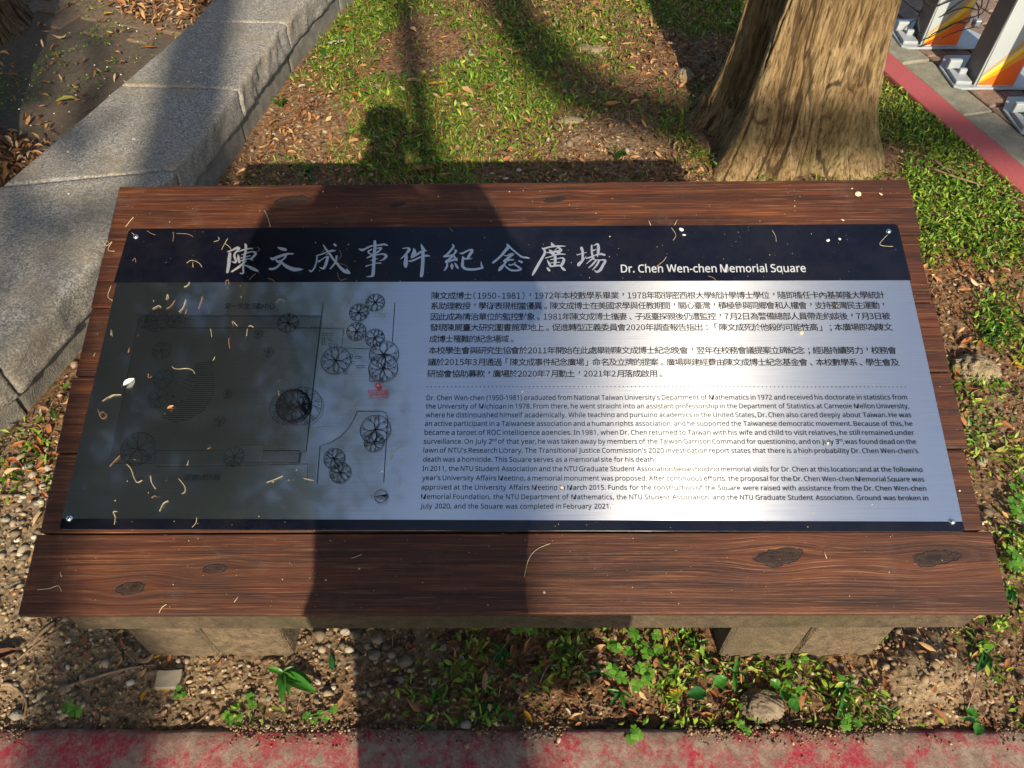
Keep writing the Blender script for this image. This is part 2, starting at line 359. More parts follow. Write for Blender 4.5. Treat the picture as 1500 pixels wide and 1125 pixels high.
M['cable'] = simple('black_cable', (.03, .035, .03), .5, .2, 40)
M['screw'] = simple('screw_steel', (.72, .72, .70), .22, .05, 30, metal=1)
M['thread'] = simple('dry_stamen', (.48, .40, .24), .7, .25, 60)
M['thread2'] = simple('brown_stamen', (.34, .20, .09), .7, .25, 60)
M['white'] = simple('white_petal', (.75, .73, .66), .7, .12, 80, bump=.3)
M['cream'] = simple('cream_droppings', (.66, .56, .36), .8, .2, 200, bump=.5)
M['twig'] = simple('dry_twig', (.20, .13, .075), .8, .35, 90, bump=.5)
M['skin'] = simple('skin', (.50, .30, .20), .5, .05, 9)
M['shirt'] = simple('blue_grey_shirt', (.10, .13, .18), .85, .1, 60)
M['jeans'] = simple('dark_trousers', (.035, .04, .055), .9, .2, 120)
M['hair'] = simple('black_hair', (.012, .010, .009), .5, .3, 100)
M['phone'] = simple('phone_glass', (.02, .02, .022), .15, .05, 9)
M['root'] = simple('weathered_root', (.15, .115, .075), .9, .5, 40, bump=1.0)
M['clod'] = mat_concrete('dried_mud', (.15, .11, .06), (.34, .27, .165), 35, 1.0)

# ------------------------------------------------------------------ ground
KERB_Y = gp(750, 1070).y
def bench_side(X, Y):    # signed distance to the bench line, positive on the lawn side
    return (X + 1.0) * .93 + (Y - 1.7) * -.42
def ground_h(X, Y):
    h = (fbm(X * 3, Y * 3, 3, 4) - .5) * .035 + (fbm(X * 22, Y * 22, 9, 4) - .5) * .016 + (vn(X * 90, Y * 90, 5) - .5) * .005
    px, py = proj(X, Y)
    def blob(cx, cy, rx, ry): return np.exp(-((px - cx) / rx) ** 2 - ((py - cy) / ry) ** 2)
    h = h + .045 * blob(1345, 990, 75, 50) * (Y > .2) + .012 * blob(880, 205, 60, 25) * (Y > .2)
    far = np.clip((np.hypot(X, Y - 2) - 4) / 3, 0, 1); h = h * (1 - far)
    left = np.clip((-1.02 - (X - (Y - 1.7) * .33)) / .1, 0, 1) * (Y > .2)
    right = np.clip((X - (1.72 - (Y - 2.1) * .2)) / .06, 0, 1)
    front = np.clip((KERB_Y - .015 - Y) / .03, 0, 1)
    k = np.clip(left + right + front, 0, 1)
    return h * (1 - k) - .03 * k
def axis(lo, hi, st_, far):
    a = list(np.arange(lo, hi, st_)); s = st_; x = hi
    up = []
    while x < far: s *= 1.35; x += s; up.append(x)
    s = st_; x = lo; dn = []
    while x > -far: s *= 1.35; x -= s; dn.append(x)
    return np.array(dn[::-1] + a + up)
xs, ys = axis(-2.3, 2.3, .0125, 220), axis(.2, 4.0, .0125, 220)
gx, gy = np.meshgrid(xs, ys); gz = ground_h(gx, gy)
nx, ny = len(xs), len(ys); idx = np.arange(nx * ny).reshape(ny, nx)
GF = np.stack([idx[:-1, :-1], idx[:-1, 1:], idx[1:, 1:], idx[1:, :-1]], -1).reshape(-1, 4)
def sandy(X, Y):
    px, py = proj(X, Y)
    def blob(cx, cy, rx, ry, p=2): return np.exp(-(((px - cx) / rx) ** 2) ** (p / 2) - (((py - cy) / ry) ** 2) ** (p / 2))
    s = .95 * blob(150, 960, 330, 120, 4) + .9 * blob(20, 780, 120, 170) + .9 * blob(1340, 1000, 90, 60) + .8 * blob(560, 940, 90, 40) + .5 * blob(1450, 800, 60, 90) + .35 * blob(400, 180, 90, 90) + .7 * blob(900, 210, 70, 22) + .35 * blob(1430, 620, 60, 60)
    return np.clip(s * (Y > 0) + (fbm(X * 5, Y * 5, 21) - .5) * .5, 0, 1)
gm = mesh('ground', np.stack([gx, gy, gz], -1).reshape(-1, 3), GF, M['soil'], True, tone=sandy(gx, gy).ravel())
setp(obj('ground', gm), kind='structure')

# front kerb and footpath
kl = -3.2
kx = np.arange(kl, 3.4, .008); prof_ = [(0, -.12), (0, -.02), (0, .004), (-.003, .0105), (-.010, .014), (-.03, .0145), (-.07, .0148), (-.12, .0146), (-.17, .0148), (-.195, .013), (-.2, .006), (-.2, -.12)]
KV = np.zeros((len(kx), len(prof_), 3))
for j, (dy, z) in enumerate(prof_):
    e_ = 1.0 if 1 <= j <= 4 else .15
    KV[:, j, 0] = kx; KV[:, j, 1] = KERB_Y + dy + e_ * ((fbm(kx * 16, kx * 0 + 3, 90, 4) - .5) * .007 - np.clip(vn(kx * 9, kx * 0, 91) - .86, 0, 1) * .03)
    KV[:, j, 2] = z + (fbm(kx * 22, kx * 0 + dy * 30, 92, 4) - .5) * .003 * (j > 1)
ki_ = np.arange(len(kx) * len(prof_)).reshape(len(kx), -1)
setp(obj('kerb', mesh('kerb', KV.reshape(-1, 3), np.stack([ki_[:-1, :-1], ki_[1:, :-1], ki_[1:, 1:], ki_[:-1, 1:]], -1).reshape(-1, 4)[:, ::-1].copy(), M['redkerb'], True)), kind='structure')
setp(obj('footpath', bm_mesh('footpath', box_bm(-6, 6, -9, KERB_Y - .203, -.1, .006, 0), M['path'])), kind='structure')

# ------------------------------------------------------------------ information board
BE = (0.0, 0.80, 0.0)
board = empty('information_board', BE, 'slanted dark brown plank board carrying the steel and navy plaque', 'information board')
BM4 = BR.to_4x4(); BROT = BR.to_euler()
def onboard(name, me, parent=None):
    """child whose own frame is the board plane: x along the planks, y up the slope, z off the face"""
    if parent is None or parent is board:
        return obj(name, me, board, Vector(BP0) - Vector(BE), BROT)
    return obj(name, me, parent)
PT = .028
seam_y = [0] + [bp(1460, y)[1] for y in (777.5, 657.5, 544, 442, 343)] + [BL]
def xl(px, py): return bp(px, py)[0]
knots_all = {0: [bp(315, 833), bp(193, 861), bp(1139, 815), bp(1369, 817)], 5: [bp(430, 293), bp(812, 292), bp(583, 300)]}
ksz = {0: [(.020, .007), (.022, .009), (.032, .013), (.034, .012)], 5: [(.030, .011), (.018, .007), (.014, .006)]}
for i in range(6):
    ky = [(p[0], p[1], s[0], s[1]) for p, s in zip(knots_all.get(i, []), ksz.get(i, []))]
    mt = mat_wood(ky, 'stained_plank_wood', i * 3.7)
    y0, y1 = seam_y[i] + .0012, seam_y[i + 1] - .0012
    dx = [(0, 0), (.002, -.012), (-.003, -.007), (.0015, -.004), (-.002, -.009), (0, 0)][i]
    bm = box_bm(-.75 + dx[0], .75 + dx[1], y0, y1, -PT, random.Random(i).uniform(-.0008, .0006), .0026, 2)
    bmesh.ops.bisect_plane(bm, geom=bm.verts[:] + bm.edges[:] + bm.faces[:], plane_co=(0, 0, 0), plane_no=(1, 0, 0))
    for sx in (-.7, -.6, -.45, -.3, -.15, .15, .3, .45, .6, .7):
        bmesh.ops.bisect_plane(bm, geom=bm.verts[:] + bm.edges[:] + bm.faces[:], plane_co=(sx, 0, 0), plane_no=(1, 0, 0))
    for v in bm.verts:
        if abs(v.co.x) > .72: v.co.x += (vn(v.co.y * 60, v.co.z * 60, i) - .5) * .004
        v.co.y += (vn(v.co.x * 9, i * 3.3, 4) - .5) * .0012 * (1 if v.co.y > (y0 + y1) / 2 else -1)
    onboard('plank', bm_mesh('plank', bm, mt))
# dusty underboard behind the front edge
bm = box_bm(-.700, .722, .006, .040, -PT - .062, -PT - .0005, .003, 1)
bmesh.ops.rotate(bm, verts=bm.verts[:], cent=(0, .006, -PT), matrix=Matrix.Rotation(-.3152, 3, 'X'))
onboard('underboard', bm_mesh('underboard', bm, M['fascia']))
for sx in (-.62, .0, .62):
    onboard('batten', bm_mesh('batten', box_bm(sx - .03, sx + .03, .06, .74, -PT - .03, -PT - .0005, .002), M['fascia']))
def block(x0, x1, y0, y1, z1, tone=0):
    z0 = -.06
    bm = box_bm(x0, x1, y0, y1, z0, z1, .006, 1, 3, .0018, int(x0 * 1000))
    bmesh.ops.translate(bm, vec=-Vector(BE), verts=bm.verts[:])
    return obj('block', bm_mesh('block', bm, M['block']), board)
for (a, b_, c_) in ((-.722, -.583, -.435), (.412, .56, .715)):
    for (x0, x1) in ((a, b_ - .0015), (b_ + .0015, c_)):
        block(x0, x1, .548, .74, .188); block(x0 + .003, x1 + .002, .551, .738, .362)
        block(x0, x1, .90, 1.08, .24); block(x0 + .002, x1, .902, 1.078, .475)

# plaque ------------------------------------------------------------
plq = [bp(*p) for p in ((88, 776), (1412.5, 779.5), (1314, 329.5), (190, 336.5))]
PH = .0022
def rounded(poly, r, n=4):
    out = []
    for i in range(len(poly)):
        a, b_, c_ = Vector(poly[i - 1]), Vector(poly[i]), Vector(poly[(i + 1) % len(poly)])
        p, q = b_ + (a - b_).normalized() * r, b_ + (c_ - b_).normalized() * r
        for k in range(n + 1):
            t = k / n; out.append(tuple((1 - t) ** 2 * p + 2 * t * (1 - t) * b_ + t * t * q))
    return out
pm = bm_mesh('plaque', prism_bm(rounded(plq, .006), .0012, PH, .0004), M['steel'])
TILT = R(-4.2)
def tang_uv(m):
    uv = m.uv_layers.new(name='UVMap'); c_, s_ = math.cos(TILT), math.sin(TILT)
    for l in m.loops:
        co = m.vertices[l.vertex_index].co; uv.data[l.index].uv = (-co.x * s_ + co.y * c_, -co.x * c_ - co.y * s_)
tang_uv(pm)
plaque = onboard('plaque', pm)
LAY = [PH + .0001]
def nextz(s=.00001): LAY[0] += s; return LAY[0]
def sheet(name, pts, mat, lab=None):
    z = nextz(.00004); me = mesh(name, [(x, y, z) for x, y in pts], [tuple(range(len(pts)))], mat)
    tang_uv(me); o = onboard(name, me, plaque); return setp(o, lab)
e = .0015
hb = [bp(*p) for p in ((167.5, 415), (1334, 411.5))]
def lerp2(a, b_, t): return (a[0] + (b_[0] - a[0]) * t, a[1] + (b_[1] - a[1]) * t)
sheet('header_band', [hb[0], hb[1]] + rounded([plq[1], plq[2], plq[3], plq[0]], .006)[5:15], M['navy'])
fb = [bp(91.5, 760), bp(1409, 764.5)]
rr = rounded([plq[3], plq[0], plq[1], plq[2]], .006)[5:15]
sheet('footer_band', rr + [fb[1], fb[0]], M['navy'])

class Pen:
    def __init__(s): s.V, s.F = [], []
    def ribbon(s, pts, smooth=True, cap=True):
        """pts: (x, y, width) on the board plane"""
        z = nextz(.000004)
        P = smooth_pts(pts, 5) if smooth and len(pts) > 2 else [tuple(p) for p in pts]
        n = len(P); L, Rr = [], []
        for i, p in enumerate(P):
            a, b_ = P[max(i - 1, 0)], P[min(i + 1, n - 1)]; d = Vector((b_[0] - a[0], b_[1] - a[1]))
            d = d.normalized() if d.length > 1e-9 else Vector((1, 0)); q = Vector((-d.y, d.x)) * max(p[2], 1e-5) / 2
            L.append((p[0] + q.x, p[1] + q.y)); Rr.append((p[0] - q.x, p[1] - q.y))
        def arc(p, a, dirn):
            o = []
            for k in range(1, 4):
                t = a + dirn * math.pi * k / 4; o.append((p[0] + math.cos(t) * p[2] / 2, p[1] + math.sin(t) * p[2] / 2))
            return o
        b0 = len(s.V)
        for (x, y) in L + Rr: s.V.append((x, y, z))
        for i in range(n - 1): s.F.append((b0 + i, b0 + n + i, b0 + n + i + 1, b0 + i + 1))
        if cap:
            for end in (0, n - 1):
                a, b_ = (P[1], P[0]) if end == 0 else (P[-2], P[-1])
                an = math.atan2(b_[1] - a[1], b_[0] - a[0])
                q = len(s.V)
                for k in range(0, 5):
                    t = an + math.pi / 2 - math.pi * k / 4
                    s.V.append((b_[0] + math.cos(t) * b_[2] / 2, b_[1] + math.sin(t) * b_[2] / 2, z + 2e-6))
                s.F.append(tuple(range(q, q + 5))[::-1])
    def line(s, pts, w): s.ribbon([(x, y, w) for x, y in pts], False, False)
    def poly(s, pts):
        z = nextz(.000004); q = len(s.V); s.V += [(x, y, z) for x, y in pts]; s.F.append(tuple(range(q, q + len(pts))))
    def ring(s, c, r, w, n=28, a0=0, a1=2 * math.pi):
        s.line([(c[0] + math.cos(a0 + (a1 - a0) * k / n) * r, c[1] + math.sin(a0 + (a1 - a0) * k / n) * r) for k in range(n + 1)], w)
    def disc(s, c, r, n=20): s.poly([(c[0] + math.cos(2 * math.pi * k / n) * r, c[1] + math.sin(2 * math.pi * k / n) * r) for k in range(n)])
    def done(s, name, mat, lab=None):
        me = mesh(name, s.V, s.F, mat); return setp(onboard(name, me, plaque), lab)

# brush-written heading, one mesh per character
UP = 1125 / 64.0
BR_CH = [
 (325, [[(160,345,30),(270,310,45),(400,250,75),(455,275,60),(400,330,50),(345,400,50),(335,470,55),(370,560,58),(360,625,50),(270,600,25)],
   [(215,390,70),(205,520,85),(185,700,82),(155,870,68)], [(420,350,15),(560,300,40),(700,270,42),(800,265,35)],
   [(615,155,45),(630,210,62),(625,320,55),(600,450,60),(575,600,60),(560,750,45),(560,900,42),(480,900,18)],
   [(520,430,15),(650,380,35),(800,345,40),(880,390,62),(830,470,62),(770,530,50),(800,565,30)], [(430,430,25),(440,520,62),(460,620,50)],
   [(500,510,25),(620,480,30),(740,450,25)], [(480,590,30),(600,550,38),(740,525,30)], [(620,590,50),(520,680,60),(400,770,60),(260,860,35)],
   [(600,690,25),(700,730,55),(820,790,78),(930,840,55)]]),
 (389, [[(325,235,25),(400,265,72),(500,290,78),(530,300,60)], [(135,500,20),(200,530,78),(330,480,80),(470,430,70),(600,400,50),(715,402,36)],
   [(540,430,50),(500,510,45),(420,570,40),(320,590,30)], [(430,590,45),(370,680,50),(280,760,62),(180,795,62),(115,785,50)],
   [(400,600,50),(500,690,72),(620,760,92),(760,805,105),(880,800,72),(970,803,14)], [(290,570,40),(350,620,50),(420,640,45)]]),
 (451, [[(405,170,20),(460,260,42),(540,360,58),(640,510,52),(740,630,55),(850,760,66),(970,860,86),(1080,900,45)], [(1080,895,30),(1040,840,50),(1000,780,10)],
   [(240,445,25),(370,410,35),(500,355,38),(620,325,62),(725,320,18)], [(245,440,28),(240,540,36),(215,660,36),(160,790,42),(90,855,45),(45,820,25)],
   [(290,595,58),(350,560,25),(460,490,35),(520,485,58),(490,600,78),(450,720,72),(400,780,60),(310,750,14)],
   [(745,465,52),(735,560,40),(690,660,48),(585,785,32)], [(690,155,48),(725,190,58)], [(470,430,12),(540,380,30)]]),
 (520, [[(515,80,66),(525,200,72),(510,350,78),(500,500,78),(490,650,78),(480,820,78),(465,950,78),(400,980,40),(300,995,14)],
   [(105,270,14),(190,305,66),(300,260,50),(430,200,45),(600,180,45),(760,160,56),(850,190,22)], [(440,290,35),(360,330,48),(370,390,40),(470,420,40)],
   [(560,260,30),(680,250,48),(640,310,50),(560,380,40)], [(320,505,30),(420,460,52),(560,430,30),(700,405,42),(790,430,66),(800,480,72),(740,545,45),(640,580,14)],
   [(400,575,14),(480,560,40),(590,525,14)], [(290,720,32),(400,685,25),(550,645,30),(670,640,36)]]),
 (580, [[(180,265,20),(300,250,45),(345,290,72),(280,390,56),(200,470,40),(125,540,18)], [(265,420,70),(262,540,82),(255,650,112),(258,730,66)],
   [(460,260,22),(480,340,92),(460,420,112),(420,480,70)], [(420,490,60),(560,410,60),(660,350,60),(800,320,18)], [(655,155,18),(680,230,60),(720,310,92)],
   [(345,590,38),(440,575,50),(560,520,45),(680,465,45),(800,450,56),(870,460,28)], [(700,330,75),(700,500,86),(690,700,82),(675,880,86),(660,970,80)]]),
 (646, [[(300,160,28),(325,220,52),(250,320,52),(160,420,60),(90,470,60)], [(110,470,50),(200,460,50),(320,420,42),(390,330,52),(360,300,25)],
   [(330,430,60),(230,530,60),(140,600,72)], [(140,620,62),(250,585,50),(350,550,60),(420,520,28)], [(350,480,50),(400,560,60)],
   [(165,660,40),(150,740,56),(100,825,35)], [(275,650,20),(285,720,78),(290,795,28)], [(360,640,28),(400,710,60),(440,770,45)],
   [(495,385,28),(560,390,50),(680,325,48),(790,300,56),(800,340,72),(740,430,72),(700,500,60)], [(560,470,28),(580,520,50),(700,530,42),(800,520,18)],
   [(575,500,55),(560,620,66),(560,720,76),(640,790,66),(800,805,66),(950,790,60),(1080,760,45)], [(1070,750,50),(1045,690,40),(1030,600,8)]]),
 (716, [[(465,150,28),(500,220,82),(420,330,70),(320,450,60),(200,560,60),(110,630,55)], [(510,200,60),(620,300,42),(740,400,46),(850,480,56),(960,500,45),(1050,515,18)],
   [(390,440,20),(470,450,30),(560,410,46),(635,410,40),(560,460,60),(460,540,66),(390,590,50)], [(400,600,50),(520,560,50),(640,555,35)],
   [(450,600,50),(390,680,55),(310,770,92),(265,830,48)], [(405,690,22),(470,760,42),(580,825,50),(730,830,50),(830,800,50),(760,740,50),(650,670,32)],
   [(520,680,35),(590,690,35),(695,620,18)], [(785,585,52),(850,620,60)]]),
 (772, [[(625,115,18),(660,180,82),(690,210,60)], [(385,250,20),(430,270,50),(600,225,40),(800,205,46),(980,205,22)],
   [(420,270,35),(460,360,60),(400,490,60),(300,660,66),(200,840,66),(140,950,38)], [(490,370,15),(580,370,40),(700,350,60),(850,330,60),(890,310,40)],
   [(800,220,40),(850,280,60),(880,310,50),(800,380,70)], [(715,300,12),(780,250,25)], [(575,300,28),(640,370,92),(700,430,60)],
   [(480,510,28),(620,470,30),(800,410,40),(975,415,28)], [(720,440,60),(725,560,70),(715,700,60)], [(520,565,18),(570,650,60),(610,720,52),(720,710,46),(870,700,40)],
   [(610,550,25),(760,530,25),(900,510,38),(950,550,60),(920,640,70),(870,720,60)], [(620,635,25),(840,620,25)], [(525,770,46),(570,830,60)], [(870,730,18),(930,790,70),(980,830,32)]]),
 (834, [[(310,250,70),(340,350,60),(340,480,56),(330,580,60),(260,650,82),(235,690,82)], [(195,430,28),(310,400,25),(430,370,22)], [(350,570,30),(430,465,10)],
   [(575,185,40),(570,290,46),(585,420,50),(610,500,50)], [(630,190,22),(720,150,50),(745,230,70),(740,350,70),(720,470,28)], [(600,320,46),(690,290,18)],
   [(430,520,28),(540,490,46),(660,440,35),(800,410,50),(900,430,60)], [(620,510,50),(540,570,35),(440,660,14)],
   [(600,540,28),(740,565,30),(880,560,40),(920,590,60),(860,700,66),(790,820,70),(700,870,50),(640,820,14)], [(680,580,40),(590,680,46),(490,765,16)],
   [(760,590,50),(690,710,46),(585,820,12)]]),
]
for ox, strokes in BR_CH:
    pen = Pen()
    for stt in strokes:
        q = []
        for (x, y, wd) in stt:
            a = bp(ox + x / UP, 350 + y / UP); sc = (bp(ox + x / UP + 1, 350 + y / UP)[0] - a[0]) / UP
            q.append((a[0], a[1], wd * sc * 1.06))
        pen.ribbon(q)
    pen.done('brush_character', M['steel_print'])

# type -------------------------------------------------------------
def load_font(n):
    try: return bpy.data.fonts.load(os.path.join(bpy.utils.system_resource('DATAFILES', path='fonts'), n))
    except Exception: return None
FL = load_font('NotoSansHebrew-Regular.woff2') or load_font('NotoSansHebrew-VariableFont_wdth,wght.woff2')
FC = load_font('Noto Sans CJK Regular.woff2')
_gc = {}
def glyph(txt, font, off=0.0):
    k = (txt, font.name if font else '', off)
    if k in _gc: return _gc[k]
    c = bpy.data.curves.new('t', 'FONT'); c.body = txt; c.resolution_u = 3; c.offset = off
    if font: c.font = font
    o = bpy.data.objects.new('t', c); COL.objects.link(o)
    m = bpy.data.meshes.new_from_object(o.evaluated_get(bpy.context.evaluated_depsgraph_get()))
    V = np.zeros(len(m.vertices) * 3); m.vertices.foreach_get('co', V); V = V.reshape(-1, 3)[:, :2]
    Fc = [tuple(p.vertices) for p in m.polygons]
    bpy.data.objects.remove(o); bpy.data.curves.remove(c); bpy.data.meshes.remove(m)
    _gc[k] = (V, Fc); return _gc[k]
def prefill(keys):
    """all the words of one font in ONE text object, a word to a line, then cut apart by line"""
    keys = [k for k in dict.fromkeys(keys) if (k[0], k[1].name if k[1] else '', k[2]) not in _gc]; grp = {}
    for txt, font, off in keys: grp.setdefault((font, off), []).append(txt)
    for (font, off), ws in grp.items():
        pad = '國' if font is FC else 'H'; ws = [pad] + [q for q in ws if q != pad] + [pad]
        c = bpy.data.curves.new('t', 'FONT'); c.body = '\n'.join(ws); c.resolution_u = 3; c.offset = off; c.space_line = 4.0
        if font: c.font = font
        o = bpy.data.objects.new('t', c); COL.objects.link(o)
        m = bpy.data.meshes.new_from_object(o.evaluated_get(bpy.context.evaluated_depsgraph_get()))
        V = np.zeros(len(m.vertices) * 3); m.vertices.foreach_get('co', V); V = V.reshape(-1, 3)[:, :2]
        ys = np.sort(V[:, 1]); gaps = np.where(np.diff(ys) > 1.2)[0]
        cuts = [(ys[g] + ys[g + 1]) / 2 for g in gaps]; line = len(cuts) - np.searchsorted(np.array(cuts), V[:, 1])
        step = (V[line == 0, 1].max() - V[line == len(ws) - 1, 1].max()) / (len(ws) - 1)
        if len(cuts) != len(ws) - 1: print('GLYPH LINES', len(cuts), len(ws))
        Fs = [[] for _ in ws]; mp_ = np.full(len(V), -1); out = []
        for i in range(len(ws)):
            ix = np.where(line == i)[0]; mp_[ix] = np.arange(len(ix)); q = V[ix].copy(); q[:, 1] += i * step; out.append(q)
        for p in m.polygons:
            vs = tuple(p.vertices); i = line[vs[0]]; Fs[i].append(tuple(int(mp_[k]) for k in vs))
        for i, wd in enumerate(ws): _gc[(wd, font.name if font else '', off)] = (out[i], Fs[i])
        bpy.data.objects.remove(o); bpy.data.curves.remove(c); bpy.data.meshes.remove(m)
def put(pen, txt, font, org, ex, ey, width=None, height=None, off=0.0, sc=1.0):
    """org: baseline start; ex, ey: unit vectors on the plane; sc: em size; width squeezes to fit"""
    V, Fc = glyph(txt, font, off)
    if not len(V): return 0
    x0, x1 = V[:, 0].min(), V[:, 0].max(); kx = width / (x1 - x0) if width else sc
    z = LAY[0]; b0 = len(pen.V)
    for x, y in V:
        a, h = (x - x0) * kx, y * sc; pen.V.append((org[0] + ex[0] * a + ey[0] * h, org[1] + ex[1] * a + ey[1] * h, z))
    pen.F += [tuple(i + b0 for i in f) for f in Fc]; return (x1 - x0) * kx
def frame(p, q):
    a, b_ = Vector(bp(*p)), Vector(bp(*q)); ex = (b_ - a).normalized(); return a, ex, Vector((-ex.y, ex.x)), (b_ - a).length
OC, OL = .001, .003
def refh(font, ch):
    V, _ = glyph(ch, font, OL); return V[:, 1].max() - min(0, V[:, 1].min() * 0)
def line_words(pen, txt, p, q, hpx, off=0.0, font=None, fit=True):
    """justified line: caps height hpx (photo px) at its start"""
    font = font or FL; nextz(.00002)
    a, ex, ey, L = frame(p, q); caph = abs(bp(p[0], p[1] - hpx)[1] - bp(*p)[1]); sc = caph / refh(font, 'H')
    ws = txt.split(' '); spc = .26 * sc / 1.0 * (refh(font, 'H') / .72)
    wid = []
    for w_ in ws:
        V, _ = glyph(w_, font, off); wid.append((V[:, 0].max() - V[:, 0].min()) * sc)
    tot = sum(wid); k = 1.0
    if len(ws) > 1:
        gap = (L - tot) / (len(ws) - 1); lo = spc * 1.15
        if gap < lo: k = (L - lo * (len(ws) - 1)) / tot; gap = lo
        elif not fit and gap > spc: gap = spc
        elif gap > spc * 1.5: k = min(1.12, (L - spc * 1.5 * (len(ws) - 1)) / tot); gap = (L - tot * k) / (len(ws) - 1)
    else: gap = 0; k = L / tot
    x = 0
    for w_, wd in zip(ws, wid):
        put(pen, w_, font, a + ex * x, ex, ey, width=wd * k, off=off, sc=sc); x += wd * k + gap
def line_cjk(pen, txt, p, q, hpx, off=0.0):
    nextz(.00002); a, ex, ey, L = frame(p, q)
    half = set('0123456789-')
    units = [(.60 if c in half else (.62 if c in '（）' else 1.0)) for c in txt]
    em = L / sum(units); hh = abs(bp(p[0], p[1] - hpx)[1] - bp(*p)[1])
    V0, _ = glyph('國', FC, OC); gw, gh = V0[:, 0].max() - V0[:, 0].min(), V0[:, 1].max() - V0[:, 1].min(); by = V0[:, 1].min()
    kx, ky = em * .93 / gw, hh / gh; x = 0
    for c, u in zip(txt, units):
        V, Fc = glyph(c, FC, off)
        if len(V):
            xa, xb = V[:, 0].min(), V[:, 0].max(); ya, yb = V[:, 1].min(), V[:, 1].max()
            if c in '，': ox, oy = em * .42, (ya + yb) / 2 * 0 + hh * .36 - (ya * ky) ; base = ey * (hh * .36 - ya * ky)
            elif c in '。；：、': ox = em * (.25 if c in '。、' else .42) if c != '。' else em * .25; base = ey * (0 if c in '、；：' else -by * ky * 0)
            elif c in '「': ox, base = em * .45, ey * 0
            elif c in '」': ox, base = em * .12, ey * 0
            else: ox, base = (em * u - (xb - xa) * kx) / 2, ey * 0
            yoff = -by * ky if c not in half else -by * ky
            b0 = len(pen.V)
            for vx, vy in V:
                P = a + ex * (x + ox + (vx - xa) * kx) + ey * (vy * ky + yoff) + base; pen.V.append((P.x, P.y, LAY[0]))
            pen.F += [tuple(i + b0 for i in f) for f in Fc]
        x += em * u
CJ = [("陳文成博士（1950-1981），1972年本校數學系畢業，1978年取得密西根大學統計學博士學位，隨即擔任卡內基美隆大學統計", 632, 439.5, 1296, 438.5),
 ("系助理教授，學術表現相當優異。陳文成博士在美國求學與任教期間，關心臺灣，積極參與同鄉會和人權會，支持臺灣民主運動，", 631, 454.5, 1300, 453.5),
 ("因此成為情治單位的監控對象。1981年陳文成博士攜妻、子返臺探親後仍遭監控，7月2日為警備總部人員帶走約談後，7月3日被", 630.5, 470.3, 1304, 469.3),
 ("發現陳屍臺大研究圖書館草地上。促進轉型正義委員會2020年調查報告指出：「陳文成死於他殺的可能性高」；本廣場即為陳文", 630, 486, 1307, 485.5),
 ("成博士罹難的紀念場域。", 629, 502.8, 757, 502.6),
 ("本校學生會與研究生協會於2011年開始在此處舉辦陳文成博士紀念晚會，翌年在校務會議提案立碑紀念；經過持續努力，校務會", 628, 519.5, 1313, 519.5),
 ("議於2015年3月通過「陳文成事件紀念廣場」命名及立牌的提案。廣場興建經費由陳文成博士紀念基金會、本校數學系、學生會及", 627, 536.5, 1317, 537),
 ("研協會協助募款，廣場於2020年7月動土，2021年2月落成啟用。", 626, 553.5, 975, 553.5)]
EN = [("Dr. Chen Wen-chen (1950-1981) graduated from National Taiwan University's Department of Mathematics in 1972 and received his doctorate in statistics from", 625, 587, 1328, 586),
 ("the University of Michigan in 1978. From there, he went straight into an assistant professorship in the Department of Statistics at Carnegie Mellon University,", 624, 599.3, 1331, 599),
 ("where he distinguished himself academically. While teaching and pursuing academics in the United States, Dr. Chen also cared deeply about Taiwan. He was", 623.5, 612, 1334, 612),
 ("an active participant in a Taiwanese association and a human rights association, and he supported the Taiwanese democratic movement. Because of this, he", 622.5, 624.6, 1336, 624.8),
 ("became a target of ROC intelligence agencies. In 1981, when Dr. Chen returned to Taiwan with his wife and child to visit relatives, he still remained under", 622, 637.5, 1338.5, 638),
 ("surveillance. On July 2^nd of that year, he was taken away by members of the Taiwan Garrison Command for questioning, and on July 3^rd, was found dead on the", 621, 650.6, 1341.5, 651.2),
 ("lawn of NTU's Research Library. The Transitional Justice Commission's 2020 investigation report states that there is a high probability Dr. Chen Wen-chen's", 620.5, 663.6, 1344.5, 664.7),
 ("death was a homicide. This Square serves as a memorial site for his death.", 620, 677, 960, 677.4),
 ("In 2011, the NTU Student Association and the NTU Graduate Student Association began holding memorial vigils for Dr. Chen at this location; and at the following", 619, 690.4, 1350.5, 692),
 ("year's University Affairs Meeting, a memorial monument was proposed. After continuous efforts, the proposal for the Dr. Chen Wen-chen Memorial Square was", 618.5, 704, 1353, 706),
 ("approved at the University Affairs Meeting in March 2015. Funds for the construction of the Square were raised with assistance from the Dr. Chen Wen-chen", 617.5, 717.6, 1356, 719.6),
 ("Memorial Foundation, the NTU Department of Mathematics, the NTU Student Association, and the NTU Graduate Student Association. Ground was broken in", 617, 731.4, 1359, 733.6),
 ("July 2020, and the Square was completed in February 2021.", 616, 745.3, 895, 745.8)]
keys = []
for t in CJ:
    keys += [(ch, FC, OC) for ch in t[0]]
keys += [(ch, FC, OC) for ch in '第一學生活動中心圖書資訊館現在位置']
for t in EN: keys += [(p_, FL, OL) for w_ in t[0].split(' ') for p_ in ([w_] if '^' not in t[0] else [w_.partition('^')[0], w_.partition('^')[2].rstrip(',')]) if p_]
keys += [(w_, FL, .010) for w_ in 'Dr. Chen Wen-chen Memorial Square'.split()] + [(w_, FL, OL) for w_ in 'You are here'.split()] + [(',', FL, OL)]
prefill(keys)
pen = Pen()
for t, x0, y0, x1, y1 in CJ: line_cjk(pen, t, (x0, y0), (x1, y1), 10.2, OC)
pen.done('chinese_paragraphs', M['ink'])
pen = Pen()
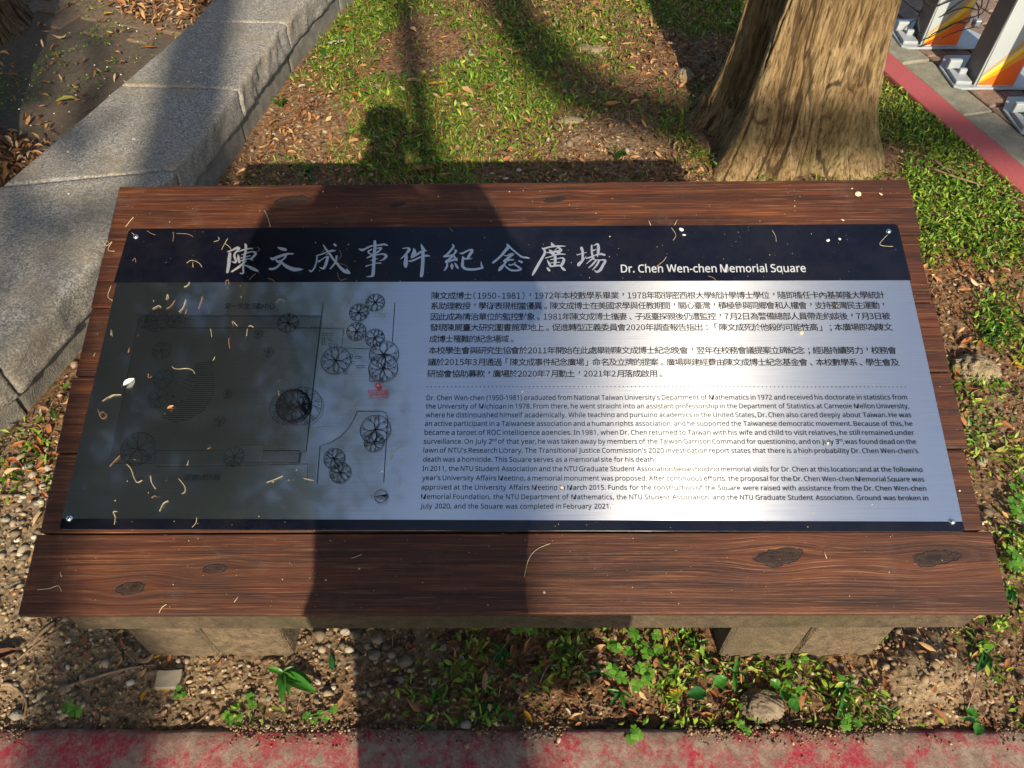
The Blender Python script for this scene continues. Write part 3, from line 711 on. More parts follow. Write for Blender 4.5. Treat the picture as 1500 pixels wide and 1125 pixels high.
def line_en(t, p, q, h):
    if '^' not in t: return line_words(pen, t, p, q, h, OL)
    # superscripts: set the line as words; a caret raises and shrinks what follows inside the word
    font = FL; nextz(.00002); a, ex, ey, L = frame(p, q); sc = abs(bp(p[0], p[1] - h)[1] - bp(*p)[1]) / refh(font, 'H')
    ws = t.split(' '); W = []
    for w_ in ws:
        base, _, sup = w_.partition('^'); V, _f = glyph(base, font, OL); wa = (V[:, 0].max() - V[:, 0].min()) * sc; wb = 0; tail = ''
        if sup:
            if sup.endswith(','): sup, tail = sup[:-1], ','
            V2, _f = glyph(sup, font, OL); wb = (V2[:, 0].max() - V2[:, 0].min()) * sc * .62
        W.append((base, wa, sup, wb, tail))
    tot = sum(a_[1] + a_[3] + (.0006 if a_[4] else 0) for a_ in W); spc = .0031; gap = (L - tot) / (len(W) - 1); k = 1
    if gap < spc: k = (L - spc * (len(W) - 1)) / tot; gap = spc
    x = 0
    for base, wa, sup, wb, tail in W:
        put(pen, base, font, a + ex * x, ex, ey, width=wa * k, off=OL, sc=sc); x += wa * k
        if sup: put(pen, sup, font, a + ex * (x + .0002) + ey * (sc * .30), ex, ey, width=wb * k, off=OL, sc=sc * .62); x += wb * k
        if tail: put(pen, tail, font, a + ex * (x + .0002), ex, ey, off=OL, sc=sc); x += .0006
        x += gap
for t, x0, y0, x1, y1 in EN: line_en(t, (x0, y0), (x1, y1), 7.0)
pen.done('english_paragraphs', M['ink'])
pen = Pen(); line_words(pen, "Dr. Chen Wen-chen Memorial Square", (909.5, 400.3), (1180, 399.6), 11.2, .010); pen.done('english_heading', M['ink_white'])
pen = Pen()
for k in range(118):
    t = k / 117; pen.disc(bp(626 + (1325 - 626) * t, 567.3 + .6 * t), .00085, 8)
pen.done('dotted_rule', M['ink'])

# site map ---------------------------------------------------------
def mp(X, Y): return bp(160 + X / 3.4091, 420 + Y / 3.4091)
def mpoly(name, pts, mat): sheet(name, [mp(*p) for p in pts], mat)
mpoly('map_lawn_area', [(152, 150), (1060, 150), (985, 832), (770, 832), (778, 795), (670, 795), (600, 822), (240, 822), (232, 880), (22, 850)], M['hatch'])
mpoly('map_strip', [(240, 824), (580, 824), (575, 880), (233, 880)], M['hatch']); mpoly('map_strip', [(778, 824), (952, 824), (948, 879), (768, 879)], M['hatch'])
mpoly('map_square', [(440, 385), (525, 380), (508, 415), (530, 480), (525, 545), (480, 620), (400, 668), (330, 680), (265, 655)], M['deck'])
mpoly('map_square_edge', [(265, 655), (212, 602), (205, 550), (230, 480), (280, 420), (350, 378), (440, 385)], M['ink_grey'])
mpoly('map_monument', [(350, 455), (440, 490), (372, 597), (305, 560)], M['ink_grey'])
pen = Pen(); bold = Pen()
LN = .0008
for pts in ([(135, 148), (400, 150)], [(385, 165), (450, 172)], [(155, 150), (145, 210), (15, 850)], [(1052, 212), (1172, 212), (1163, 310), (1305, 314)],
            [(1070, 85), (1062, 160), (1040, 330), (985, 832), (960, 832), (950, 882)], [(990, 151), (1060, 151)], [(990, 159), (1058, 159)],
            [(240, 822), (580, 822), (575, 882)], [(240, 822), (231, 880)], [(670, 795), (778, 795), (766, 880)], [(0, 885), (950, 882)], [(240, 902), (620, 897), (995, 888), (990, 982)],
            [(1427, 85), (1415, 285)], [(1240, 625), (1360, 625), (1383, 632), (1391, 650), (1392, 670), (1372, 980)],
            [(1240, 625), (1222, 668), (1190, 718), (1150, 757), (1110, 780), (1055, 800), (1040, 982)], [(440, 385), (525, 380), (508, 415), (530, 480), (525, 545), (480, 620), (400, 668), (330, 680), (265, 655)],
            [(350, 455), (440, 490), (372, 597), (305, 560), (350, 455)], [(340, 470), (425, 505)], [(330, 488), (415, 523)], [(385, 160), (382, 205)], [(1302, 425), (1302, 475), (1330, 478)]):
    pen.line([mp(*p) for p in pts], LN)
for (x, y, ww, hh) in ((1080, 242, 28, 10), (1112, 242, 14, 14), (1072, 277, 12, 35), (1107, 268, 14, 14), (1105, 297, 12, 20), (1133, 303, 12, 25), (1246, 357, 35, 10), (1258, 402, 43, 10), (1210, 352, 12, 20), (1218, 383, 14, 14), (1180, 428, 10, 28)):
    pen.line([mp(x + a * ww / 2, y + b_ * hh / 2) for a, b_ in ((-1, -1), (1, -1), (1, 1), (-1, 1), (-1, -1))], LN * .8)
for pts in ([(400, 151), (1060, 151)], [(150, 211), (840, 211)], [(948, 211), (1052, 211)], [(775, 822), (955, 822), (950, 880)]): bold.line([mp(*p) for p in pts], .0013)
for (x, y) in ((325, 553), (368, 578)): bold.poly([mp(x + a, y + b_) for a, b_ in ((-7, -8), (8, -5), (6, 8), (-8, 5))])
tr = random.Random(5)
def plan_tree(cx, cy, r, light=False, w_=1.0):
    c = Vector(mp(cx, cy)); rr_ = abs(mp(cx + r, cy)[0] - mp(cx - r, cy)[0]) / 2; p = pen
    if not light or r > 40: p.ring(c, rr_, .0009 * w_)
    c0 = c
    for k in range(6):
        a = k * 1.047 + tr.uniform(-.25, .25); m = c0 + Vector((math.cos(a), math.sin(a))) * rr_ * .42
        p.line([c0, m], .0016 * w_)
        for s in (-.32, .28):
            a2 = a + s + tr.uniform(-.1, .1); e2 = c0 + Vector((math.cos(a2), math.sin(a2))) * rr_ * .97; p.line([m, e2], .0008 * w_)
            m2 = m.lerp(e2, .45)
            for s2 in (-.16, .17):
                a3 = a2 + s2 + tr.uniform(-.06, .06); p.line([m2, c0 + Vector((math.cos(a3), math.sin(a3))) * rr_ * .96], .0006 * w_)
    p.disc(c0, .0016 * w_ * (1 if r > 40 else .6), 8)
for (x, y, r) in ((1330, 83, 47), (1248, 133, 47), (1236, 228, 48), (1328, 260, 48), (1374, 342, 73), (1370, 412, 73), (1135, 373, 74), (1332, 718, 76), (1325, 780, 50), (1127, 862, 52), (1157, 932, 52),
                  (897, 188, 52), (152, 815, 85), (630, 855, 50), (245, 178, 60), (330, 182, 34), (190, 182, 34)): plan_tree(x, y, r)
for (x, y, r) in ((750, 245, 28), (802, 335, 28), (270, 328, 47), (280, 470, 50), (255, 565, 50), (595, 545, 26), (560, 680, 30)): plan_tree(x, y, r, True, .8)
plan_tree(968, 603, 100); plan_tree(905, 608, 95)
cD = Vector(mp(924, 600)); rD = abs(mp(1006, 600)[0] - mp(924, 600)[0]); bold.ring(cD, rD, .0030)
for (x, y) in ((905, 608), (968, 603)):
    c = Vector(mp(x, y)); bold.disc(c, .0036, 12)
    for k in range(6):
        a = k * 1.05 + .4; bold.line([c, c + Vector((math.cos(a), math.sin(a))) * .0135], .0022)
for k in range(46):
    a, r1 = tr.uniform(0, 6.28), tr.uniform(.55, .98) * rD; a2 = a + tr.uniform(-.3, .3)
    bold.line([cD + Vector((math.cos(a), math.sin(a))) * r1, cD + Vector((math.cos(a2), math.sin(a2))) * rD * .97], .0012)
pen.done('map_drawing', M['ink_soft']); setp(bold.done('map_bold_lines', M['ink']), kind='stuff')
pen = Pen(); line_cjk(pen, '第一學生活動中心', mp(583, 123), mp(832, 121), 0) if False else None
def cj(name, txt, p, q, h, mat):
    pn = Pen(); line_cjk(pn, txt, p, q, h, OC); pn.done(name, mat)
cj('map_caption', '第一學生活動中心', (331, 456.2), (404.5, 456), 8.6, M['ink'])
cj('map_caption', '圖書資訊館', (272.5, 706), (325, 705.8), 8.8, M['ink'])
cj('map_caption', '現在位置', (539.3, 581.3), (570.5, 581.2), 7.2, M['ink_red'])
pn = Pen(); line_words(pn, 'You are here', (541, 586.6), (569, 586.6), 3.2, OL)
c = Vector(bp(555, 567.4)); pn.disc(c, .0050, 20); pn.done('you_are_here_mark', M['ink_red'])
pn = Pen(); pn.poly([(c.x - .0030, c.y - .0024), (c.x, c.y - .0008), (c.x + .0030, c.y - .0024), (c.x, c.y + .0036)]); pn.done('you_are_here_arrow', M['ink_white'])
pn = Pen(); c = Vector(mp(1362, 1052)); rc = abs(mp(1394, 1052)[0] - c.x)
pn.ring(c, rc, .0010); pn.poly([(c.x - rc * .95, c.y - rc * .05), (c.x + rc * .85, c.y - rc * .1), (c.x + rc * .95, c.y + rc * .35)])
pn.line([(c.x - rc * .95, c.y - rc * .05), (c.x + rc * .75, c.y - rc * .6), (c.x + rc * .6, c.y - rc * .1)], .0008)
n0 = Vector(mp(1316, 1053)); pn.line([(n0.x - .0013, n0.y - .0012), (n0.x + .0013, n0.y - .0012), (n0.x - .0013, n0.y + .0012), (n0.x + .0013, n0.y + .0012)], .0006)
pn.done('compass', M['ink'])
for (px, py) in ((200, 348), (1300.5, 340), (103, 760), (1393.5, 764.5)):
    x, y = bp(px, py); bm = bmesh.new(); bmesh.ops.create_uvsphere(bm, u_segments=16, v_segments=8, radius=.0052)
    bmesh.ops.delete(bm, geom=[v for v in bm.verts if v.co.z < -.0001], context='VERTS')
    for v in bm.verts: v.co = Vector((v.co.x + x, v.co.y + y, v.co.z * .75 + PH + .0002))
    onboard('screw', bm_mesh('screw', bm, M['screw'], True), plaque)

# ------------------------------------------------------------------ stone bench on the left
BT = .17
fr = [(495, -52), (468, -22), (418, 33), (347, 130), (257, 247), (142, 392), (0, 538), (-110, 632)]
bk = [(352, -52), (325, -22), (283, 31), (175, 124), (0, 272), (-190, 410), (-420, 560), (-600, 700)]
bench = empty('stone_bench', gp(200, 250), 'long low kerb-like bench of grey granite slabs running past the board towards the leaf piles', 'stone bench')
FR = [gp(x, y, BT) for x, y in fr]; BK = [gp(x, y, BT) for x, y in bk]
def slab(f0, f1, b0, b1, name, z0, z1, rough, seed, inset=0.0, mat='granite'):
    """grid block between two joint lines; front face hewn rough"""
    rs = random.Random(seed); nu, nv, nz = 26, 14, 7
    mid = Vector((f0.x + f1.x, f0.y + f1.y, 0)) / 2; cen = (f0 + f1 + b0 + b1) / 4
    gap = .0018
    def P(u, v, z):
        a = f0.lerp(f1, u); c = b0.lerp(b1, u); p = a.lerp(c, v)
        return Vector((p.x, p.y, z))
    L = (f1 - f0).length; W = (b0 - f0).length
    us = [gap / L] + [gap / L + .007 / L] + list(np.linspace(.03, .97, nu)) + [1 - gap / L - .007 / L, 1 - gap / L]
    vs = [inset / W] + [inset / W + .010 / W] + list(np.linspace(.06, .95, nv)) + [1 - .01 / W, 1.0]
    zs = [z1] + [z1 - .010] + list(np.linspace(z1 - .025, z0 + .01, nz)) + [z0]
    V, Fc, key = [], [], {}
    outn = (f0 - b0).normalized()
    def vert(i, j, k):
        q = (i, j, k)
        if q in key: return key[q]
        p = P(us[i], vs[j], zs[k]); eu = i in (0, len(us) - 1); ev = j in (0, len(vs) - 1); ek = k in (0, len(zs) - 1)
        if (eu + ev + ek) >= 2:
            c = P(us[min(max(i, 1), len(us) - 2)], vs[min(max(j, 1), len(vs) - 2)], zs[min(max(k, 1), len(zs) - 2)]); p = p.lerp(c, .42)
        if j == 0 and rough:
            s_ = p.dot(Vector((.6, .8, 0)))
            p += outn * (float(fbm(s_ * 30, p.z * 12, seed, 4)) - .55) * rough * .7 * (0.2 if k == 0 else 1)
            p += outn * (float(vn(s_ * 60, p.z * 22, seed + 3)) - .5) * rough * .5
        elif k == 0: p.z += (float(fbm(p.x * 14, p.y * 14, seed)) - .5) * .004
        if j <= 1 and k <= 1: p.z -= float(vn(p.dot(Vector((.6, .8, 0))) * 18, seed, 5)) ** 2 * .006
        key[q] = len(V); V.append(p - bench.location); return key[q]
    NU, NV, NZ = len(us), len(vs), len(zs)
    for i in range(NU - 1):
        for j in range(NV - 1): Fc.append((vert(i, j, 0), vert(i + 1, j, 0), vert(i + 1, j + 1, 0), vert(i, j + 1, 0)))
        for k in range(NZ - 1):
            Fc.append((vert(i, 0, k), vert(i, 0, k + 1), vert(i + 1, 0, k + 1), vert(i + 1, 0, k)))
            Fc.append((vert(i, NV - 1, k), vert(i + 1, NV - 1, k), vert(i + 1, NV - 1, k + 1), vert(i, NV - 1, k + 1)))
    for j in range(NV - 1):
        for k in range(NZ - 1):
            Fc.append((vert(0, j, k), vert(0, j + 1, k), vert(0, j + 1, k + 1), vert(0, j, k + 1)))
            Fc.append((vert(NU - 1, j, k), vert(NU - 1, j, k + 1), vert(NU - 1, j + 1, k + 1), vert(NU - 1, j + 1, k)))
    me = mesh(name, V, Fc, M[mat], True)
    bm = bmesh.new(); bm.from_mesh(me); bmesh.ops.recalc_face_normals(bm, faces=bm.faces[:]); bm.to_mesh(me); bm.free()
    return obj(name, me, bench)
# joint lines: far end, (418,33), (347,130), (257,247), (0,538)
jl = [(FR[0], BK[0]), (FR[2], BK[2]), (FR[3], BK[3]), (FR[4] + (FR[5] - FR[4]) * .0, BK[4]), (gp(0, 538, BT), BK[6]), (gp(-330, 760, BT), BK[7])]
# the slab beside the board spans a bend, so it is one long hewn stone with a joint at the frame edge
jl[4] = (gp(2, 536, BT), gp(-420, 545, BT))
dirn = (jl[0][0] - jl[1][0]).normalized(); back = (jl[0][1] - jl[0][0])
ext = [(jl[0][0] + dirn * .7 * k + Vector((.08 * k, 0, 0)), jl[0][1] + dirn * .7 * k + Vector((.08 * k, 0, 0))) for k in (6, 5, 4, 3, 2, 1)]
jl = ext + jl
for i in range(len(jl) - 1):
    f0, b0 = jl[i]; f1, b1 = jl[i + 1]
    slab(f0, f1, b0, b1, 'slab', .058, BT - (0, .001, 0, .001, 0, .0015, 0)[i % 7], .024, 40 + i)
    slab(f0, f1, b0, b1, 'plinth', -.09, .0565, .004, 80 + i, .020, 'base')

# ------------------------------------------------------------------ trees
def trunk_mesh(name, r0, flare, fh, height, mat, seed, lobes=(), nt=220, fiss=.012, lean=(0, 0), zfine=1.3, taper=.035, twist=.35):
    zf = list(np.arange(-.12, zfine, .0065)); z = zfine
    while z < height: zf.append(z); z += .12
    zf = np.array(zf); th = np.linspace(0, 2 * np.pi, nt, endpoint=False); T, Z = np.meshgrid(th, zf)
    r = np.maximum(r0 - taper * np.clip(Z, 0, None), .06) + flare * np.exp(-np.clip(Z, -.1, None) / fh)
    for a, am, wd, hh in lobes:
        d = np.angle(np.exp(1j * (T - a - twist * Z * .3))); r += am * np.exp(-(d / wd) ** 2) * np.exp(-np.clip(Z, 0, None) / hh)
    tt = (T / (2 * np.pi) + twist * Z * .04)
    a1 = vn(tt * 84 + (vn(tt * 20, Z * 7, seed + 5, 20) - .5) * 1.6, Z * 4.2 + vn(tt * 10, Z * 5, seed, 10) * 1.5, seed + 1, 84); a2 = vn(tt * 170, Z * 9, seed + 2, 170); a3 = vn(tt * 200, Z * 16, seed + 3, 200)
    ridge = 1 - np.abs(2 * a1 - 1); ridge2 = 1 - np.abs(2 * a2 - 1)
    crack = np.clip((ridge - .72) / .28, 0, 1) + .6 * np.clip((ridge2 - .74) / .26, 0, 1)
    big = fbm(tt * 8, Z * 1.4, seed + 9, 3)
    r += (a1 - .5) * fiss * .9 + (a3 - .5) * fiss * .55 - crack * fiss * .75 + (big - .5) * fiss * 2.2
    X = np.cos(T) * r + lean[0] * Z; Y = np.sin(T) * r + lean[1] * Z
    n0, n1 = Z.shape; ix = np.arange(n0 * n1).reshape(n0, n1); nx_ = np.roll(ix, -1, 1)
    Fq = np.stack([ix[:-1], nx_[:-1], nx_[1:], ix[1:]], -1).reshape(-1, 4)
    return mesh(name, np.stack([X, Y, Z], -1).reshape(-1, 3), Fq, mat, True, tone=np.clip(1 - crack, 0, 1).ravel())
def crown_mesh(name, blobs, n, size, seed):
    r = np.random.default_rng(seed); per = np.array([b_[3] ** 2 for b_ in blobs]); per = (per / per.sum() * n).astype(int); C = []
    for (x, y, z, rad), k in zip(blobs, per):
        d = r.normal(size=(k, 3)); d /= np.linalg.norm(d, axis=1)[:, None]; q = rad * r.uniform(.35, 1.0, (k, 1)) ** .6
        C.append(np.array([x, y, z]) + d * q * [1, 1, .75])
    C = np.concatenate(C); k = len(C); a = r.normal(size=(k, 3)); a /= np.linalg.norm(a, axis=1)[:, None]
    b_ = np.cross(a, r.normal(size=(k, 3))); b_ /= np.linalg.norm(b_, axis=1)[:, None]; s = (size * r.uniform(.6, 1.4, k))[:, None]
    V = np.stack([C - a * s, C + b_ * s * .4, C + a * s, C - b_ * s * .4], 1).reshape(-1, 3)
    return mesh(name, V, np.arange(4 * k).reshape(-1, 4), M['crown'], tone=np.repeat(r.uniform(0, 1, k), 4))
def limbs(name, base, targets, r0, mat):
    V, Fc = [], []
    for t in targets:
        b0 = Vector(base); t = Vector(t); mid = b0.lerp(t, .5) + Vector((0, 0, .35)); P = smooth_pts([tuple(b0), tuple(mid), tuple(t)], 5)
        v, f = tube_np(P, [r0 * (1 - .8 * i / (len(P) - 1)) for i in range(len(P))], 8); o_ = len(V); V += v; Fc += [tuple(q + o_ for q in g) for g in f]
    return mesh(name, V, Fc, mat, True)
def tree(loc, label, trunk_kw, blobs, nl, size, mat, limb_r, top, seed):
    t = empty('tree', loc, label, 'tree'); obj('trunk', trunk_mesh('trunk', mat=M[mat], seed=seed, **trunk_kw), t)
    ln = trunk_kw.get('lean', (0, 0))
    for k, b_ in enumerate(blobs[:6]): obj('branch', limbs('branch', (ln[0] * top, ln[1] * top, top - .1 * k), [b_[:3]], limb_r, M[mat]), t)
    obj('crown', crown_mesh('crown', blobs, nl, size, seed), t); return t
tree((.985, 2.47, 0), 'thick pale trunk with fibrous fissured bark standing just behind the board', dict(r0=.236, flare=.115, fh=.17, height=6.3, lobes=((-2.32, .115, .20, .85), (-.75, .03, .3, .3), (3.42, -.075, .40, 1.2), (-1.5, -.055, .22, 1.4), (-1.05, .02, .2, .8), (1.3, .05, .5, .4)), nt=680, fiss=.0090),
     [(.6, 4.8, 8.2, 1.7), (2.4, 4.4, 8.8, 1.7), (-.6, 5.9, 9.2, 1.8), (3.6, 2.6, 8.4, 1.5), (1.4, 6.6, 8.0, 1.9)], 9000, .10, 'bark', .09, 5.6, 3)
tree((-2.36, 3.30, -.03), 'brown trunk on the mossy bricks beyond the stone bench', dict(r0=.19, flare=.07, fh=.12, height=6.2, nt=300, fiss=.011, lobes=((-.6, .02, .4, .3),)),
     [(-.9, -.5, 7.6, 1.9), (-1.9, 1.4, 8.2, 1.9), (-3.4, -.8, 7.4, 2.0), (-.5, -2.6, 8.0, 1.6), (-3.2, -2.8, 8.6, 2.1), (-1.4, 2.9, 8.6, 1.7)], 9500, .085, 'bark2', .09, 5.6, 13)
tree((-1.955, 2.27, -.03), 'smaller brown trunk rising from orange leaves by the near end of the bench', dict(r0=.13, flare=.12, fh=.15, height=5.2, nt=260, fiss=.010),
     [(-1.6, -1.6, 6.5, 1.5), (-.9, .2, 6.4, 1.3), (-3.0, .4, 6.8, 1.5), (-1.9, -3.4, 7.0, 1.7)], 5500, .085, 'bark2', .07, 4.8, 23)
# trees that stand behind the photographer and shade the place
tree((.42, -7.2, 0), 'slim tree behind the photographer casting long shadows over the stone bench', dict(r0=.16, flare=.08, fh=.2, height=9.5, nt=60, fiss=.01, zfine=.3, taper=.006, lean=(.012, 0)),
     [(-1.4, -1, 11, 1.6), (0, 1, 12, 1.8), (1.2, -.6, 11.4, 1.6)], 5000, .10, 'bark2', .08, 8.6, 33)
bt = tree((4.7, -8.6, 0), 'tall tree behind the photographer with an added side limb shaped to shade the middle of the lawn', dict(r0=.18, flare=.08, fh=.2, height=9.5, nt=60, fiss=.01, zfine=.3, taper=.006),
     [(.4, -1, 11, 1.6), (-1, 1, 12, 1.8), (1.2, .6, 11.4, 1.6)], 5000, .10, 'bark2', .08, 8.6, 43)
v, f = tube_np(smooth_pts([(0, 0, 6.2), (-.9, 0, 6.75), (-2.2, 0, 6.85), (-2.66, 0, 7.2), (-2.73, 0, 8.2), (-2.74, 0, 9.6)], 5), [.07 + .05 * min(1, i / 14) for i in range(26)], 10); obj('branch', mesh('branch', v, f, M['bark2'], True), bt)  # side limb invented so its shadow lands on the lawn, clear of the board
tree((1.22, -7.6, 0), 'thin young tree behind the photographer casting a narrow shadow on the lawn', dict(r0=.055, flare=.03, fh=.2, height=8.2, nt=40, fiss=.004, zfine=.3, taper=.001, lean=(.02, 0)),
     [(.1, 0, 9.2, 1.0), (.6, .5, 10, 1.1)], 2500, .09, 'bark2', .03, 8.0, 53)

for k, (x, y, hh, lab) in enumerate(((-4.3, 7.8, 6, 'leafy tree beyond the far end of the stone bench'), (-4.6, -1.6, 6, 'leafy tree to the left of the photographer'), (-4.2, -6.4, 6, 'leafy tree behind and left of the photographer'), (-6.8, 3.6, 7, 'leafy tree deep in the left grove'))):
    tree((x, y, -.03), lab, dict(r0=.17, flare=.1, fh=.15, height=hh, nt=50, fiss=.012, zfine=.3), [(.6, -1.6, 6.6, 2.1), (.8, 1.5, 6.2, 2.0), (-1, 0, 7.5, 2.4), (.3, .2, 4.6, 1.7), (1.0, -.1, 8.2, 1.9), (-.6, 2.6, 5, 1.8), (-.4, -2.7, 4.8, 1.8)], 15000, .10, 'bark2', .08, hh - .5, 60 + k)
tree((-.55, -8.4, 0), 'sparse tree behind the photographer dappling the stone bench', dict(r0=.07, flare=.04, fh=.15, height=6.0, nt=40, fiss=.01, zfine=.3, taper=.006, lean=(-.04, 0)), [(.0, 0, 6.3, 1.1), (-.9, .6, 6.8, 1.3), (-.5, -.6, 7.7, 1.2), (-1.5, 0, 5.6, 1.0)], 4200, .09, 'bark2', .03, 5.6, 71)

# ------------------------------------------------------------------ right kerb, pavement, left bricks
ki = [gp(1300, 90), gp(1339, 153), gp(1359, 173), gp(1389, 201), gp(1438, 240), gp(1500, 297)]
ko = [gp(1300, 70), gp(1342, 122), gp(1369, 149), gp(1418, 186), gp(1455, 219), gp(1500, 257)]
dk = (ki[1] - ki[5]).normalized(); nrm = Vector((dk.y, -dk.x, 0))
i0, i1 = ki[5] - dk * 2.6, ki[1] + dk * 4; kw = .105
setp(obj('kerb', bm_mesh('kerb', prism_bm([i0, i0 + nrm * kw, i1 + nrm * kw, i1], -.1, .022, .008, 2), M['redkerb2'])), kind='structure')
A0 = ki[4] + nrm * (kw + .002)     # origin of the paving beside the kerb
def pav(s, t): p = A0 + dk * s + nrm * t; return (p.x, p.y)
pave = obj('pavement', bm_mesh('pavement', prism_bm([pav(-4, 0), pav(-4, 6), pav(7, 6), pav(7, 0)], -.08, .002), M['mortar'])); setp(pave, kind='structure')
rb = random.Random(3)
fl = bm_mesh('kerbstone', box_bm(.004, .396, .003, .132, -.02, .014, .005, 1, 1, .0012, 2), M['flag'])
ang = math.atan2(dk.y, dk.x)
for k in range(-2, 9):
    p = pav(k * .4 - .13, 0); obj('kerbstone', fl, pave, (p[0], p[1], rb.uniform(-.002, .002)), (rb.uniform(-.006, .006), rb.uniform(-.006, .006), ang)).scale = (1, -1, 1)
pvs = [bm_mesh('paver', box_bm(.0035, .1965, .0035, .0965, -.02, .013, .004, 1, 1, .0014, 50 + k), M['brick']) for k in range(5)]
n_b = 0
for row in range(15):
    for k in range(-3, 14):
        s_, t_ = k * .2 + (row % 2) * .1 - .5, .136 + row * .1
        p = pav(s_, t_); X, Y = proj(p[0], p[1])
        if n_b > 290 or Y < -170 or Y > 420 or X > 1750: continue
        o = obj('paver', rb.choice(pvs), pave, (p[0], p[1], rb.uniform(-.003, .003)), (rb.uniform(-.012, .012), rb.uniform(-.012, .012), ang + rb.uniform(-.006, .006))); o.scale = (1, -1, 1); n_b += 1
lb = (jl[2][1] - jl[5][1]).normalized(); ln_ = Vector((-lb.y, lb.x, 0)); B0 = Vector((jl[5][1].x, jl[5][1].y, 0)) + ln_ * .01
def lav(s, t): p = B0 + lb * s + ln_ * t; return (p.x, p.y)
lp = obj('paving', bm_mesh('paving', prism_bm([lav(-2, 0), lav(5, 0), lav(5, 5), lav(-2, 5)], -.09, -.012), M['mortar'])); setp(lp, kind='structure')
lvs = [bm_mesh('brick', box_bm(.003, .217, .003, .107, -.05, -.002, .006, 1, 1, .0016, 70 + k), M['brick2']) for k in range(5)]
angl = math.atan2(lb.y, lb.x); n_b = 0
for row in range(14):
    for k in range(-4, 18):
        s_, t_ = k * .22 + (row % 2) * .11 - .3, .002 + row * .11
        p = lav(s_, t_); X, Y = proj(p[0], p[1])
        if n_b > 280 or X < -160 or Y < -80 or Y > 420: continue
        obj('brick', rb.choice(lvs), lp, (p[0], p[1], rb.uniform(-.005, .005)), (rb.uniform(-.02, .02), rb.uniform(-.02, .02), angl + rb.uniform(-.01, .01))); n_b += 1

